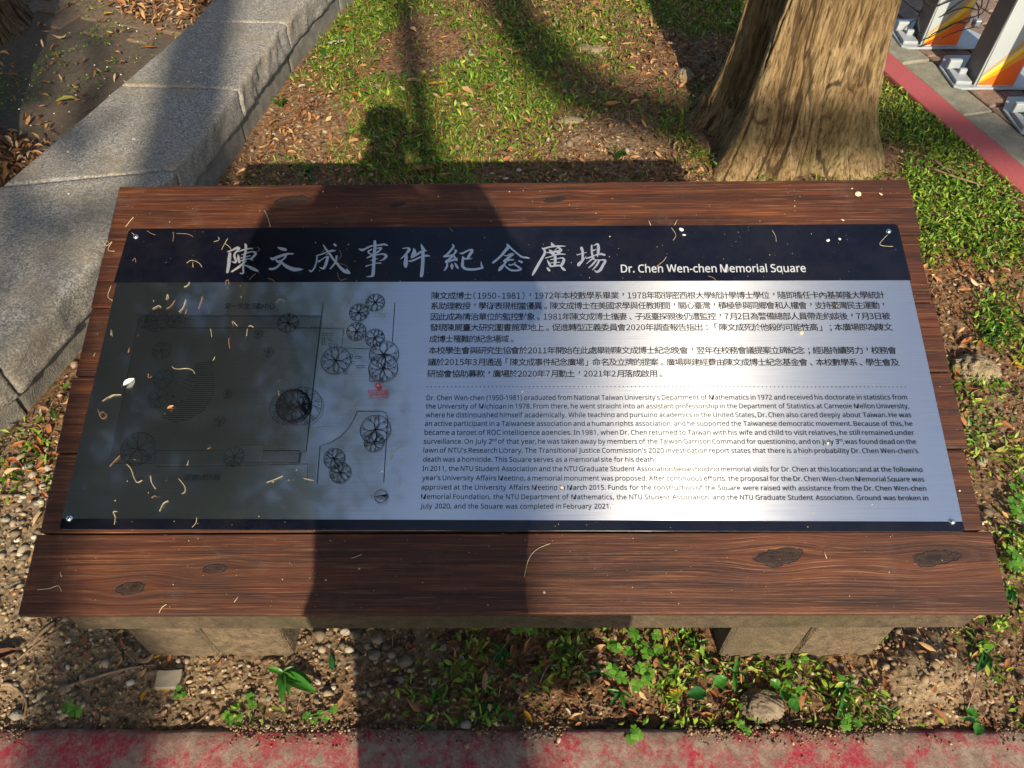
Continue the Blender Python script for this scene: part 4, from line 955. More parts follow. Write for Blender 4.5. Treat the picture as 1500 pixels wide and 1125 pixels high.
# ------------------------------------------------------------------ bicycle docks
def dock(base, yaw, label, first=False):
    d = empty('bicycle_dock', base, label, 'bicycle dock', 'bicycle docks on the pavement', (0, 0, yaw))
    # local frame: +x right, +y away; post front face towards -y
    W, D, Ht = .155, .115, .62
    plate = prism_bm([(-.155, -.055), (-.13, -.072), (.26, -.072), (.275, -.05), (.12, .19), (-.10, .19), (-.155, .10)], .0, .010, .004, 2)
    obj('base_plate', bm_mesh('base_plate', plate, M['greymetal']), d)
    rim = prism_bm([(-.15, -.05), (-.09, -.055), (-.09, .03), (-.145, .05)], .010, .026, .005, 2); obj('wheel_guide', bm_mesh('wheel_guide', rim, M['greymetal']), d)
    for (x0, x1, y0, y1, z1) in ((-.145, -.092, .055, .075, .055), (-.122, -.092, .004, .022, .045)):
        obj('guide_lug', bm_mesh('guide_lug', box_bm(x0, x1, y0, y1, .010, z1, .006, 2), M['greymetal']), d)
    # tapering body with a dark side strip
    bm = bmesh.new(); prof = [(0, 1.0), (.3, .93), (.62, .86)]
    rows = []
    for z, k in prof: rows.append([bm.verts.new((x * k, y * k, .010 + z)) for x, y in ((-W / 2, -D / 2), (W / 2, -D / 2), (W / 2, D / 2), (-W / 2, D / 2))])
    for a, b_ in zip(rows, rows[1:]):
        for i in range(4): bm.faces.new((a[i], a[(i + 1) % 4], b_[(i + 1) % 4], b_[i]))
    bm.faces.new(rows[-1]); bm.faces.new(rows[0][::-1]); es = [e for e in bm.edges if abs(e.verts[0].co.z - e.verts[1].co.z) > .1]
    bmesh.ops.bevel(bm, geom=es, offset=.008, segments=3, affect='EDGES'); bmesh.ops.recalc_face_normals(bm, faces=bm.faces[:])
    body = obj('post', bm_mesh('post', bm, M['whitemetal']), d)
    bm = box_bm(-W / 2 - .004, -W / 2 - .0003, -D / 2 + .004, D / 2 - .004, .012, .63, .001)
    for v in bm.verts: k = 1 - .14 * (v.co.z / .63); v.co.x *= k; v.co.y *= k
    obj('side_panel', bm_mesh('side_panel', bm, M['darkmetal']), d)
    # printed swoosh on the front: coloured bands fanning up to the right
    def fx(x, z): k = 1 - .14 * (z / .62); return (x * W / 2 * k, -D / 2 * k - .0006, .010 + z)
    bands = [('f_orange', [(-.88, .004), (.88, .004), (.88, .125), (-.1, .052), (-.88, .010)]), ('f_amber', [(-.88, .010), (-.1, .052), (.88, .125), (.88, .160), (-.2, .070), (-.88, .020)]),
             ('f_yellow', [(-.88, .020), (-.2, .070), (.88, .160), (.88, .190), (-.3, .080), (-.88, .030)]), ('ink_white', [(-.88, .030), (-.3, .080), (.88, .190), (.88, .197), (-.3, .087), (-.88, .036)]),
             ('f_tan', [(-.88, .036), (-.3, .087), (.88, .197), (.88, .235), (-.35, .10), (-.88, .05)])]
    for k, (m_, pts) in enumerate(bands):
        V = [(lambda q: (q[0], q[1] - .0002 * k, q[2]))(fx(x, z)) for x, z in pts]; obj('printed_band', mesh('printed_band', V, [tuple(range(len(V)))], M[m_]), body)
    V = [(W / 2 * (1 - .14 * z / .62) * 1.0 + .0006, y * (1 - .14 * z / .62), .010 + z) for y, z in ((-D / 2 + .01, .004), (D / 2 - .01, .004), (D / 2 - .01, .25), (-D / 2 + .01, .17))]
    obj('printed_band', mesh('printed_band', V, [(0, 1, 2, 3)], M['f_orange']), body)
    hd = box_bm(-W / 2 * .9, W / 2 * .9, -D / 2 * 1.2, D / 2 * .95, .631, .74, .018, 3); obj('head', bm_mesh('head', hd, M['greymetal'], True), d)
    obj('lock_slot', bm_mesh('lock_slot', box_bm(-.03, .03, -D / 2 * 1.2 - .004, -D / 2 * 1.2 - .0005, .66, .71, .003), M['darkmetal']), d)
    for (x, y) in ((.20, -.03), (.10, .16)):
        bm = bmesh.new(); bmesh.ops.create_cone(bm, cap_ends=True, segments=6, radius1=.007, radius2=.006, depth=.006)
        bmesh.ops.translate(bm, verts=bm.verts[:], vec=(x, y, .0132)); obj('bolt', bm_mesh('bolt', bm, M['screw']), d)
    return d
PZ = .014
def post_at(px, py): p = gp(px, py, PZ + .01); return (p.x, p.y + .0575, PZ)
docks = [(post_at(1376, 67), 'white and orange bicycle dock with a black cable wound round it, nearest the big trunk'),
         (post_at(1457, 126), 'white and orange bicycle dock with the whole foot of its post in view'),
         ((1.975, 2.47, PZ), 'bicycle dock of which only the grey base plate corner shows')]
for p, l in docks: dock(p, 0.0, l)
cab_c = Vector(docks[0][0])
P = []; rc_ = random.Random(9)
for k in range(150):
    a = k * .30; z = .15 + .085 * math.sin(k * .085) + .02 * math.sin(k * .9); e_ = 1.10 + .22 * math.sin(k * .13 + 1)
    P.append((math.cos(a) * .100 * e_ + .012, math.sin(a) * .080 * e_, z + .05 * math.cos(a)))
v, f = tube_np(P, .0024, 6)
cb = empty('lock_cable', (cab_c.x, cab_c.y, PZ + .05), 'thin black cable looped many times round the post of the bicycle dock', 'cable')
obj('wire', mesh('wire', [Vector(q) - Vector((0, 0, .05)) for q in v], f, M['cable'], True), cb)
bm = box_bm(.085, .115, -.085, -.060, .045, .075, .006, 2); obj('padlock', bm_mesh('padlock', bm, M['screw']), cb)

# ------------------------------------------------------------------ ground cover
def gh(X, Y): return ground_h(np.asarray(X, float), np.asarray(Y, float))
def B(px, py, cx, cy, rx, ry, p=2.0): return np.exp(-np.abs((px - cx) / rx) ** p - np.abs((py - cy) / ry) ** p)
def on_lawn(X, Y):
    """between the bench foot, the kerbs and nothing on the board's blocks"""
    ok = Y > KERB_Y + .004
    ok &= ((X - ki[5].x) * nrm.x + (Y - ki[5].y) * nrm.y) < -.004
    fy = np.array([p.y for p in FR0]); fx_ = np.array([p.x for p in FR0]); o_ = np.argsort(fy)
    ok &= X > np.interp(Y, fy[o_], fx_[o_]) + .012
    ok &= ~((Y > .545) & (Y < .745) & (((X > -.725) & (X < -.43)) | ((X > .388) & (X < .705))))
    ok &= np.hypot(X - .965, Y - 2.47) > .33
    return ok
FR0 = [j[0].copy() for j in jl]; FR0 = [Vector((p.x - .012, p.y, 0)) for p in FR0]
def green(X, Y):
    px, py = proj(X, Y); back = Y > 1.35
    n = fbm(X * 2.6 + 3, Y * 2.6, 31, 4); m = fbm(X * 9, Y * 9, 37, 3)
    g = np.where(back, .42 + .75 * np.clip((n - .43) * 6, -.5, 1) , .0)
    near_bench = B(px, py, 330, 220, 120, 110, 2) + B(px, py, 430, 110, 45, 90) * .7
    g = g - near_bench * .9 - .8 * B(px, py, 900, 212, 75, 26) - .35 * B(px, py, 980, 90, 60, 40)
    g += .55 * B(px, py, 850, 60, 110, 60) + .45 * B(px, py, 700, 200, 220, 40) + .6 * B(px, py, 1240, 60, 200, 30)*0
    right = (px > 1322) & (py > 60) & (py < 905)
    r_ = np.where(py < 400, .95, 0) + .8 * B(px, py, 1460, 470, 60, 60) + .38 * B(px, py, 1440, 640, 90, 60) + .45 * B(px, py, 1420, 680, 40, 80) + .7 * B(px, py, 1495, 760, 35, 100) + .35 * B(px, py, 1450, 850, 60, 60) - .9 * B(px, py, 1385, 420, 55, 55) - .5 * B(px, py, 1480, 400, 50, 25)
    g = np.where(right, r_ - .35 * (m < .42), g)
    front = (py >= 900) & (Y > 0)
    f_ = .62 * B(px, py, 990, 990, 340, 110, 4) * np.clip(m * 3.2 - 1.05, 0, 1) + .6 * B(px, py, 800, 980, 110, 70) * np.clip(m * 2.2 - .6, 0, 1) + .7 * B(px, py, 1455, 985, 70, 95, 3) * np.clip(m * 3 - .8, 0, 1) + .3 * B(px, py, 1250, 1040, 80, 40) + .25 * B(px, py, 370, 1045, 50, 20) - .8 * B(px, py, 1340, 980, 60, 40)
    g = np.where(front, f_, g)
    lft = (px < 150) & (py > 560) & (py < 900)
    g = np.where(lft, .28 * B(px, py, 40, 690, 60, 60) * (m > .5), g)
    return np.clip(g, 0, 1) * np.clip(.4 + m * 1.3, 0, 1)
def litter(X, Y):
    px, py = proj(X, Y); n = fbm(X * 3.1 + 9, Y * 3.1, 51, 4)
    l = .48 + .9 * np.clip((n - .45) * 4, -.25, .7)
    l = l + .9 * B(px, py, 350, 200, 110, 110) + .6 * B(px, py, 430, 60, 60, 60) + .8 * B(px, py, 1385, 420, 60, 60) + .4 * B(px, py, 1050, 230, 60, 40)
    l = np.where((py > 900) & (Y > 0), .10 + .75 * B(px, py, 900, 990, 260, 90, 4) + .6 * B(px, py, 1200, 990, 100, 70) + .5 * B(px, py, 1370, 940, 60, 30) + .5 * B(px, py, 1440, 1040, 60, 30), l)
    l = np.where((px < 170) & (py > 540) & (py < 900), .10 + .9 * B(px, py, 90, 640, 60, 80), l)
    return np.clip(l, 0, 1)
def scatter(n, dens, x0=-2.4, x1=2.3, y0=None, y1=5.2, seed=1, near=.0):
    r = np.random.default_rng(seed); y0 = y0 or KERB_Y
    X = r.uniform(x0, x1, n); t = r.uniform(0, 1, n); Y = y0 + (y1 - y0) * (t ** (1 + near))
    px, py = proj(X, Y); vis = (Y < 3.9) | (r.uniform(0, 1, n) < .35)
    under = (np.abs(X) < .72) & (Y > .75) & (Y < 1.25)
    k = on_lawn(X, Y) & vis & ~under & (r.uniform(0, 1, n) < dens(X, Y)); return X[k], Y[k], r
def frames(r, n, tilt):
    yaw = r.uniform(0, 2 * np.pi, n); tl = tilt; d = np.stack([np.cos(yaw) * np.cos(tl), np.sin(yaw) * np.cos(tl), np.sin(tl)], 1)
    s = np.stack([-np.sin(yaw), np.cos(yaw), np.zeros(n)], 1); roll = r.normal(0, .35, n)[:, None]; u = np.cross(d, s)
    s2 = s * np.cos(roll) + u * np.sin(roll); return d, s2, np.cross(d, s2)
def blades(name, X, Y, r, ln, wd, tone, mat, up=.9):
    n = len(X); L = ln * r.uniform(.55, 1.3, n); tl = r.uniform(.15, 1.15, n) * up; d, s, u = frames(r, n, tl)
    P = np.stack([X, Y, gh(X, Y) - .003], 1); W = (wd * r.uniform(.7, 1.3, n))[:, None]; L = L[:, None]
    m = P + d * L * .5 + np.array([0, 0, 1]) * L * .12; t = P + d * L - np.array([0, 0, 1]) * L * r.uniform(0, .28, n)[:, None]
    V = np.stack([P - s * W * .4, P + s * W * .4, m - s * W * .5, m + s * W * .5, t - s * W * .08, t + s * W * .08], 1).reshape(-1, 3)
    b = np.arange(n)[:, None] * 6; Fq = np.concatenate([b + [0, 1, 3, 2], b + [2, 3, 5, 4]], 1).reshape(-1, 4)
    return obj(name, mesh(name, V, Fq, mat, False, tone=np.repeat(tone, 6)))
def leaves(name, X, Y, r, ln, ratio, tone, mat, tilt=.5, lift=.004, z=None):
    n = len(X); L = (ln * r.uniform(.5, 1.35, n)); tl = r.normal(0, tilt, n); d, s, u = frames(r, n, tl); L = L[:, None]; W = L * ratio * r.uniform(.7, 1.25, n)[:, None]
    P = np.stack([X, Y, gh(X, Y) + lift + np.abs(np.sin(tl)) * L[:, 0] * .5 + r.uniform(0, lift, n)], 1) if z is None else np.stack([X, Y, z], 1)
    f = r.uniform(-.25, .35, n)[:, None] * L; bend = r.uniform(-.15, .3, n)[:, None] * L
    V = np.stack([P - d * L / 2 - u * bend, P - s * W / 2 + u * f, P, P + s * W / 2 + u * f * r.uniform(.3, 1, n)[:, None], P + d * L / 2 - u * bend, P - d * L * .2 - s * W * .38 + u * f * .6, P - d * L * .2 + s * W * .38 + u * f * .6, P + d * L * .28 - s * W * .3 + u * f * .5, P + d * L * .28 + s * W * .3 + u * f * .5], 1).reshape(-1, 3)
    b = np.arange(n)[:, None] * 9; Fq = np.concatenate([b + [0, 2, 1, 5], b + [0, 6, 3, 2], b + [1, 2, 4, 7], b + [2, 3, 8, 4]], 1).reshape(-1, 4)
    return obj(name, mesh(name, V, Fq, mat, False, tone=np.repeat(tone, 9)))
ICO = None
def lumps(name, X, Y, r, size, tone, mat, sub=1, sink=.25, flat=.65, smooth=True):
    bm = bmesh.new(); bmesh.ops.create_icosphere(bm, subdivisions=sub, radius=1); I = np.array([v.co[:] for v in bm.verts]); Fi = np.array([[v.index for v in f.verts] for f in bm.faces]); bm.free()
    n = len(X); S_ = size * r.lognormal(0, .38, n); V = I[None] * (1 + r.normal(0, .16, (n, len(I), 1))); V = V * np.stack([r.uniform(.7, 1.3, n), r.uniform(.6, 1.1, n), r.uniform(.4, .9, n) * flat / .65], 1)[:, None, :]
    a = r.uniform(0, 6.28, n); c, s = np.cos(a)[:, None], np.sin(a)[:, None]; x, y = V[..., 0] * c - V[..., 1] * s, V[..., 0] * s + V[..., 1] * c
    V = np.stack([x, y, V[..., 2]], -1) * S_[:, None, None] + np.stack([X, Y, gh(X, Y) + S_ * (.5 - sink)], 1)[:, None, :]
    Fq = (Fi[None] + (np.arange(n) * len(I))[:, None, None]).reshape(-1, 3)
    return obj(name, mesh(name, V.reshape(-1, 3), Fq, mat, smooth, tone=np.repeat(tone, len(I))))
def nz(r, n, m, s): return np.clip(r.normal(m, s, n), 0, 1)
# lawn grass, fine then broad
X, Y, r = scatter(430000, lambda x, y: green(x, y) * (y > 1.2) * ~((proj(x, y)[0] > 1325) & (y < 2.6)), seed=101)
lit_ = fbm(X * 1.7, Y * 1.7, 61, 3)
setp(blades('lawn_grass', X, Y, r, .028, .0038, np.clip(.25 + .5 * (lit_) + r.normal(0, .16, len(X)), 0, 1), M['grass'], 1.0), kind='stuff')
X, Y, r = scatter(52000, lambda x, y: np.clip(green(x, y) * 1.1, 0, 1) * (y > 1.2), seed=102)
setp(leaves('lawn_weeds', X, Y, r, .024, .34, nz(r, len(X), .5, .22), M['cover'], .5, .009), kind='stuff')
# the lush carpet right of the board and the patches in front
X, Y, r = scatter(150000, lambda x, y: green(x, y) * ((y < 1.35) | (proj(x, y)[0] > 1318)), y1=2.9, seed=103)
setp(leaves('ground_cover', X, Y, r, .0175, .36, nz(r, len(X), .62, .22), M['cover'], .55, .011), kind='stuff')
X, Y, r = scatter(110000, lambda x, y: green(x, y) * .8 * ((y < 1.35) | (proj(x, y)[0] > 1318)), y1=2.9, seed=104)
setp(blades('ground_cover_blades', X, Y, r, .032, .0048, nz(r, len(X), .62, .2), M['cover'], 1.0), kind='stuff')
# dead leaf fragments, straw, crumbs, gravel
X, Y, r = scatter(62000, lambda x, y: litter(x, y) * .9, seed=105)
setp(leaves('leaf_litter', X, Y, r, .019, .40, nz(r, len(X), .5, .27), M['litter'], .35, .003), kind='stuff')
X, Y, r = scatter(9000, lambda x, y: litter(x, y) * .6, seed=106)
setp(leaves('leaf_litter_large', X, Y, r, .034, .34, nz(r, len(X), .58, .25), M['litter'], .28, .006), kind='stuff')
X, Y, r = scatter(14000, lambda x, y: .25 + .4 * litter(x, y), seed=107)
setp(blades('dry_straw', X, Y, r, .045, .0016, nz(r, len(X), .85, .15), M['litter'], .18), kind='stuff')
X, Y, r = scatter(90000, lambda x, y: .55 - .3 * green(x, y), y1=2.6, seed=108, near=.5)
setp(lumps('soil_crumbs', X, Y, r, .0032, nz(r, len(X), .38, .25) + .22 * sandy(X, Y), M['crumb'], 1), kind='stuff')
def grav(x, y):
    px, py = proj(x, y); return np.clip(.06 +   .75 * B(px, py, 70, 740, 130, 150) + .06 * B(px, py, 150, 960, 300, 110, 4) + .40 * B(px, py, 560, 950, 110, 60) + .25 * B(px, py, 1330, 960, 160, 60) + .2 * B(px, py, 1440, 700, 60, 200) + .12 * (y > 1.3), 0, 1)
X, Y, r = scatter(30000, lambda x, y: grav(x, y) * .7, y1=3.4, seed=109, near=.8)
setp(lumps('gravel', X, Y, r, .0062, nz(r, len(X), .5, .25), M['stone'], 1, .3), kind='stuff')
# grit that has spilled over the kerb edge
r = np.random.default_rng(115); n = 2600; X = r.uniform(-1.3, 1.3, n); Y = KERB_Y + .004 - np.abs(r.normal(0, .016, n)); k = fbm(X * 7, Y * 7, 95, 3) > .46; X, Y = X[k], Y[k]
go = lumps('kerb_grit', X, Y, r, .0019, nz(r, len(X), .45, .25), M['crumb'], 1, .3); kv_ = np.zeros(len(go.data.vertices) * 3); go.data.vertices.foreach_get('co', kv_); kv_ = kv_.reshape(-1, 3); per_ = len(kv_) // len(X); kv_[:, 2] += np.repeat(.0148 - gh(X, Y), per_); go.data.vertices.foreach_set('co', kv_.ravel()); setp(go, kind='stuff')
# leaf drifts on the left paving
def heap(x, y):
    px, py = proj(x, y); return np.clip(1.0 * B(px, py, 262, 8, 78, 34, 4) + .9 * B(px, py, 30, 235, 50, 42, 3) + .05, 0, 1)
r = np.random.default_rng(110); X = r.uniform(-3.2, -.8, 26000); Y = r.uniform(1.2, 5, 26000)
pxx, pyy = proj(X, Y); fyv = np.array([j[1].y for j in jl]); fxv = np.array([j[1].x for j in jl]); oo = np.argsort(fyv)
k = (X < np.interp(Y, fyv[oo], fxv[oo]) - .01) & (r.uniform(0, 1, len(X)) < heap(X, Y)) & (np.hypot(X + 2.36, Y - 3.30) > .22) & (np.hypot(X + 1.955, Y - 2.27) > .17); X, Y = X[k], Y[k]
hz = heap(X, Y)
setp(leaves('leaf_drift', X, Y, r, .036, .34, nz(r, len(X), .6, .2), M['litter'], .45, .0, z=.004 + r.uniform(0, .045, len(X)) * hz), kind='stuff')
r = np.random.default_rng(111); X = r.uniform(-3.2, -.8, 60000); Y = r.uniform(1.2, 5, 60000)
mm = fbm(X * 4, Y * 4, 71, 4); k = (X < np.interp(Y, fyv[oo], fxv[oo]) - .01) & (r.uniform(0, 1, len(X)) < np.clip((mm - .5) * 3, .015, 1)) & (np.hypot(X + 2.36, Y - 3.30) > .22) & (np.hypot(X + 1.955, Y - 2.27) > .17); X, Y = X[k], Y[k]
setp(leaves('moss_and_weeds', X, Y, r, .011, .6, nz(r, len(X), .45, .25), M['cover'], .3, 0, z=np.full(len(X), .003) + r.uniform(0, .006, len(X))), kind='stuff')

# ------------------------------------------------------------------ single leaves, stones, twigs, plants
def leaf_mesh(name, mat, seed, L=1.0, ratio=.34, fold=.2, curl=.35, nu=9, nv=5, serr=0.0, tipw=0.0):
    rs = random.Random(seed); V, Fc = [], []
    for i in range(nu):
        u = i / (nu - 1); w_ = ratio * .5 * (math.sin(math.pi * min(1, u ** .85 * .97 + .02)) ** .8 + tipw * u * (1 - u)) + .004
        for j in range(nv):
            v = j / (nv - 1) * 2 - 1
            V.append(((u - .5) * L, v * w_ * L * (1 + rs.uniform(-serr, serr)), (abs(v) ** 1.4 * w_ * fold * 2 + curl * (u - .45) ** 2 + .02 * math.sin(u * 17 + v * 3 + seed)) * L))
    for i in range(nu - 1):
        for j in range(nv - 1): a = i * nv + j; Fc.append((a, a + nv, a + nv + 1, a + 1))
    q = len(V); V += [(-.5 * L, -.006 * L, curl * .2 * L), (-.5 * L, .006 * L, curl * .2 * L), (-.68 * L, .004 * L, curl * .34 * L), (-.68 * L, -.004 * L, curl * .34 * L)]; Fc.append((q, q + 1, q + 2, q + 3))
    return mesh(name, V, Fc, mat, True)
LM = {k: [leaf_mesh('leaf', M[m_], 10 * k2 + s, 1, *a) for s, a in enumerate(((.30, .25, .25), (.38, .5, .5), (.26, -.3, .7), (.44, .15, -.3), (.34, .8, .2)))] for k2, (k, m_) in enumerate((('brown', 'dryleaf'), ('yellow', 'yellow'), ('olive', 'olive'), ('orange', 'orange'), ('grey', 'greyleaf')))}
def one_leaf(px, py, kind, size_px, deg, label, group=None, v=0, z=0.0, tilt=0.15, surf=None):
    p = gp(px, py, z); s = abs(gp(px + size_px / 2, py, z).x - gp(px - size_px / 2, py, z).x)
    zz = z if surf is not None else float(gh([p.x], [p.y])[0])
    rs = random.Random(int(px * 7 + py))
    o = obj('fallen_leaf', LM[kind][v % 5], None, (p.x, p.y, zz + s * .07 + .004), (rs.uniform(-tilt, tilt), rs.uniform(-tilt, tilt), R(deg))); o.scale = (s,) * 3
    return setp(o, label, 'leaf', group)
for a in [(640, 127, 'yellow', 28, 25, 'bright yellow slender leaf in the middle of the lawn behind the board'), (684, 140, 'brown', 26, -40, 'tan pointed leaf lying across another one on the lawn'),
          (668, 149, 'brown', 22, 20, 'flat tan leaf tucked under a pointed one on the lawn'), (716, 134, 'brown', 24, 30, 'curled thin tan leaf right of the pair in mid lawn'), (608, 122, 'brown', 26, 0, 'dull brown leaf left of the bright yellow lawn leaf'),
          (490, 57, 'grey', 30, 30, 'big bleached grey leaf on the grass near the far end of the bench'), (757, 174, 'brown', 18, 5, 'small tan leaf in the shade, right of a matching one'), (782, 168, 'brown', 20, 8, 'small tan leaf in the shade, left of the sunny patch'),
          (896, 155, 'orange', 26, 10, 'orange curled leaf at the top of the sunny patch near the trunk shadow'), (920, 68, 'brown', 22, 10, 'pale tan leaf inside the trunk shadow'), (885, 103, 'brown', 24, 35, 'thin straw coloured leaf at the edge of the trunk shadow'),
          (973, 157, 'brown', 14, 0, 'little tan leaf in deep trunk shade'), (620, 250, 'brown', 34, 5, 'long brown leaf right behind the top edge of the board'), (532, 152, 'olive', 18, 60, 'olive green fallen leaf in the head shadow on the lawn'),
          (1430, 594, 'olive', 26, 0, 'olive yellow oval leaf on bare soil beside the mud lump'), (1433, 507, 'orange', 16, 40, 'small rounded orange leaf under the weed right of the board'), (1415, 503, 'orange', 26, 25, 'curled light orange leaf left of a rounded one by the weed'),
          (1492, 540, 'yellow', 30, -55, 'long curled tan-yellow leaf at the edge of the picture beside grass'), (1482, 648, 'orange', 30, 10, 'broad reddish orange leaf lying on pale curled leaves'), (1470, 666, 'olive', 46, 20, 'long pale curled leaf under the reddish orange one'), (1468, 628, 'brown', 24, -25, 'tan curled leaf above the reddish orange one'),
          (14, 966, 'brown', 44, 20, 'large tan leaf at the frame edge on sandy soil by a twig'), (594, 921, 'orange', 30, -5, 'bright orange leaf poking out from under the board on pebbly soil'), (662, 940, 'orange', 16, 5, 'small vermilion leaf on dark soil among pebbles'),
          (655, 930, 'brown', 16, -20, 'small brown leaf above the vermilion one on dark soil'), (247, 968, 'orange', 22, 75, 'upright triangular peach leaf against the square grey stone'), (231, 965, 'yellow', 12, 30, 'tiny yellow leaf left of the triangular peach one'),
          (214, 1022, 'yellow', 17, 85, 'small amber leaf standing on sandy soil'), (243, 1012, 'yellow', 15, -10, 'small yellow leaf below the square grey stone'), (322, 974, 'orange', 14, 45, 'little peach leaf right of the square grey stone'),
          (797, 972, 'orange', 22, 80, 'glossy reddish brown leaf in the shaded plants'), (806, 998, 'yellow', 22, 60, 'yellow and brown leaf under the reddish brown one'), (774, 1052, 'yellow', 20, -55, 'narrow yellow leaf among weeds near the red kerb'),
          (803, 1066, 'orange', 14, 80, 'small orange leaf touching the red kerb'), (838, 956, 'orange', 16, 40, 'small orange brown leaf in the leafy shade'), (834, 1010, 'orange', 14, 80, 'narrow rusty leaf among green blades'), (988, 1016, 'yellow', 28, 15, 'rounded golden leaf right of the clover patch'),
          (978, 978, 'orange', 14, 75, 'small rust leaf beside the clover patch'), (1044, 1015, 'orange', 18, -45, 'peach leaf with a stalk between two broad weed leaves'), (1064, 1016, 'brown', 18, 20, 'pinkish brown leaf right of the peach one'), (1110, 994, 'yellow', 15, 80, 'narrow amber leaf above the weathered root'),
          (1224, 1046, 'brown', 22, -50, 'tan oval leaf lying on brown litter in front of the board'), (1290, 1008, 'orange', 18, 70, 'rust coloured leaf at the foot of the sandy mound'), (1015, 980, 'olive', 22, -20, 'yellow green leaf fading among the front weeds'),
          (692, 960, 'brown', 26, 60, 'dark brown curled leaf on the shaded soil'), (860, 930, 'orange', 26, 10, 'orange brown curled leaf in a hollow just under the board edge'),
          (237, 665, 'grey', 10, 0, None)]:
    if a[5]: one_leaf(*a, v=int(a[0]))
for a in [(180, 14, 'grey', 22, 10, 'pinkish grey leaf at the edge of the far leaf pile'), (158, 22, 'yellow', 16, 10, 'yellow brown leaf on the bricks before the far leaf pile'), (92, 56, 'brown', 24, 0, 'long tan leaf on the bricks by the brown trunk'), (20, 113, 'orange', 24, -10, 'reddish leaf on the bricks between the two brown trunks'),
          (98, 148, 'olive', 30, 12, 'pale straw-like leaf on the sunny edge of the brick shadow'), (220, 72, 'orange', 18, 10, 'small orange leaf on the bricks beside the bench')]:
    one_leaf(*a, v=int(a[0]), z=.003, surf=1)
# more leaves all over, told apart only by where they lie
zones = [((320, 560), (30, 260), 46, 'brown', 'dry leaf in the bench litter', 'brown leaves in the litter beside the bench', (8, 16)),
         ((560, 1000), (5, 250), 44, 'brown', 'dry leaf on the lawn', 'tan leaves scattered over the lawn', (7, 14)),
         ((1345, 1495), (270, 480), 26, 'orange', 'dry leaf in the green carpet', 'orange leaves in the green carpet', (9, 15)),
         ((1395, 1495), (400, 900), 20, 'brown', 'dry leaf on bare soil', 'dry leaves on the bare soil right of the board', (10, 20)),
         ((5, 95), (600, 740), 30, 'orange', 'dry leaf in the gravel', 'orange leaves in the gravel left of the board', (10, 24)),
         ((640, 1290), (925, 1066), 60, 'brown', 'dry leaf in the front weeds', 'brown leaves among the weeds in front', (10, 24)),
         ((1290, 1495), (925, 1070), 22, 'brown', 'dry leaf round the sandy mound', 'brown leaves round the sandy mound', (9, 20)),
         ((30, 560), (930, 1066), 16, 'brown', 'dry leaf on the sandy soil', 'dry leaves on the sandy soil', (7, 14))]
rz = random.Random(77)
SHAPES = ('flat slender', 'curled', 'drooping', 'broad', 'folded')
for zi, ((ax, bx), (ay, by), n, kd, lab, grp_, sz) in enumerate(zones):
    xn, yn = (('by the bench foot', 'in mid strip', 'at the lawn edge'), ('far off', 'midway', 'behind the board')) if zi == 0 else \
             (('left of the narrow shadow', 'between two shadows', 'towards the trunk'), ('far out on the grass', 'in mid lawn', 'just behind the board')) if zi == 1 else \
             (('against the board side', 'in the middle', 'towards the kerb'), ('near the trunk', 'halfway down', 'low down')) if zi in (2, 3) else \
             (('by the bench foot', 'in mid gravel', 'against the planks'), ('narrow gap', 'wider gap', 'lower down')) if zi == 4 else \
             (('left', 'middle', 'right'), ('under the board', 'midway', 'near the kerb'))
    base_ = lab.split(' leaf ', 1)[1]
    for k in range(n):
        for _ in range(20):
            px, py = rz.uniform(ax, bx), rz.uniform(ay, by); p = gp(px, py)
            if on_lawn(np.array([p.x]), np.array([p.y]))[0]: break
        kk = kd if rz.random() < .75 else rz.choice(['brown', 'orange', 'brown', 'grey']); v_ = rz.randrange(5); w_ = rz.uniform(*sz)
        cw = {'brown': 'brown', 'orange': 'orange', 'grey': 'bleached'}[kk]; big_ = '' if w_ > (sz[0] + sz[1]) / 2 else 'small '
        one_leaf(px, py, kk, w_, rz.uniform(0, 360), f"{big_}{SHAPES[v_]} {cw} leaf {base_}, {xn[min(2, int(3 * (px - ax) / (bx - ax)))]}, {yn[min(2, int(3 * (py - ay) / (by - ay)))]}", grp_, v_, tilt=.45)
for k in range(16):
    px, py = rz.uniform(60, 230), rz.uniform(40, 190)
    one_leaf(px, py, rz.choice(['brown', 'orange']), rz.uniform(6, 13), rz.uniform(0, 360), 'small dry leaf on the mossy bricks', 'dry leaves on the mossy bricks', rz.randrange(5), z=.002, surf=1)
# stones
def stone_mesh(seed, sub=2, amp=.18):
    bm = bmesh.new(); bmesh.ops.create_icosphere(bm, subdivisions=sub, radius=.5); rs = random.Random(seed)
    k = [Vector((rs.uniform(-1, 1), rs.uniform(-1, 1), rs.uniform(-1, 1))).normalized() for _ in range(7)]
    for v in bm.verts:
        d = v.co.normalized(); q = 1.0
        for a in k: q = min(q, .80 / max(.2, d.dot(a)) if d.dot(a) > .55 else 9)
        v.co = d * .5 * min(1, q) * (1 + rs.uniform(-amp, amp) * .3)
    return bm_mesh('stone', bm, M['stone_r'], False)
SM = [stone_mesh(s) for s in range(6)]
STN = ('rounded', 'flattish', 'angular', 'egg-shaped', 'chipped', 'blunt')
def one_stone(px, py, w_px, label, group=None, v=0, h=.6, asp=.8, name='pebble', mat=None, deg=0):
    p = gp(px, py); s = abs(gp(px + w_px / 2, py).x - gp(px - w_px / 2, py).x); me = SM[v % 6]
    if mat: me = me.copy(); me.materials[0] = mat
    o = obj(name, me, None, (p.x, p.y, float(gh([p.x], [p.y])[0]) + s * h * .3), (0, 0, R(deg))); o.scale = (s, s * asp, s * h); return setp(o, label, name.replace('_', ' ').split()[-1], group)
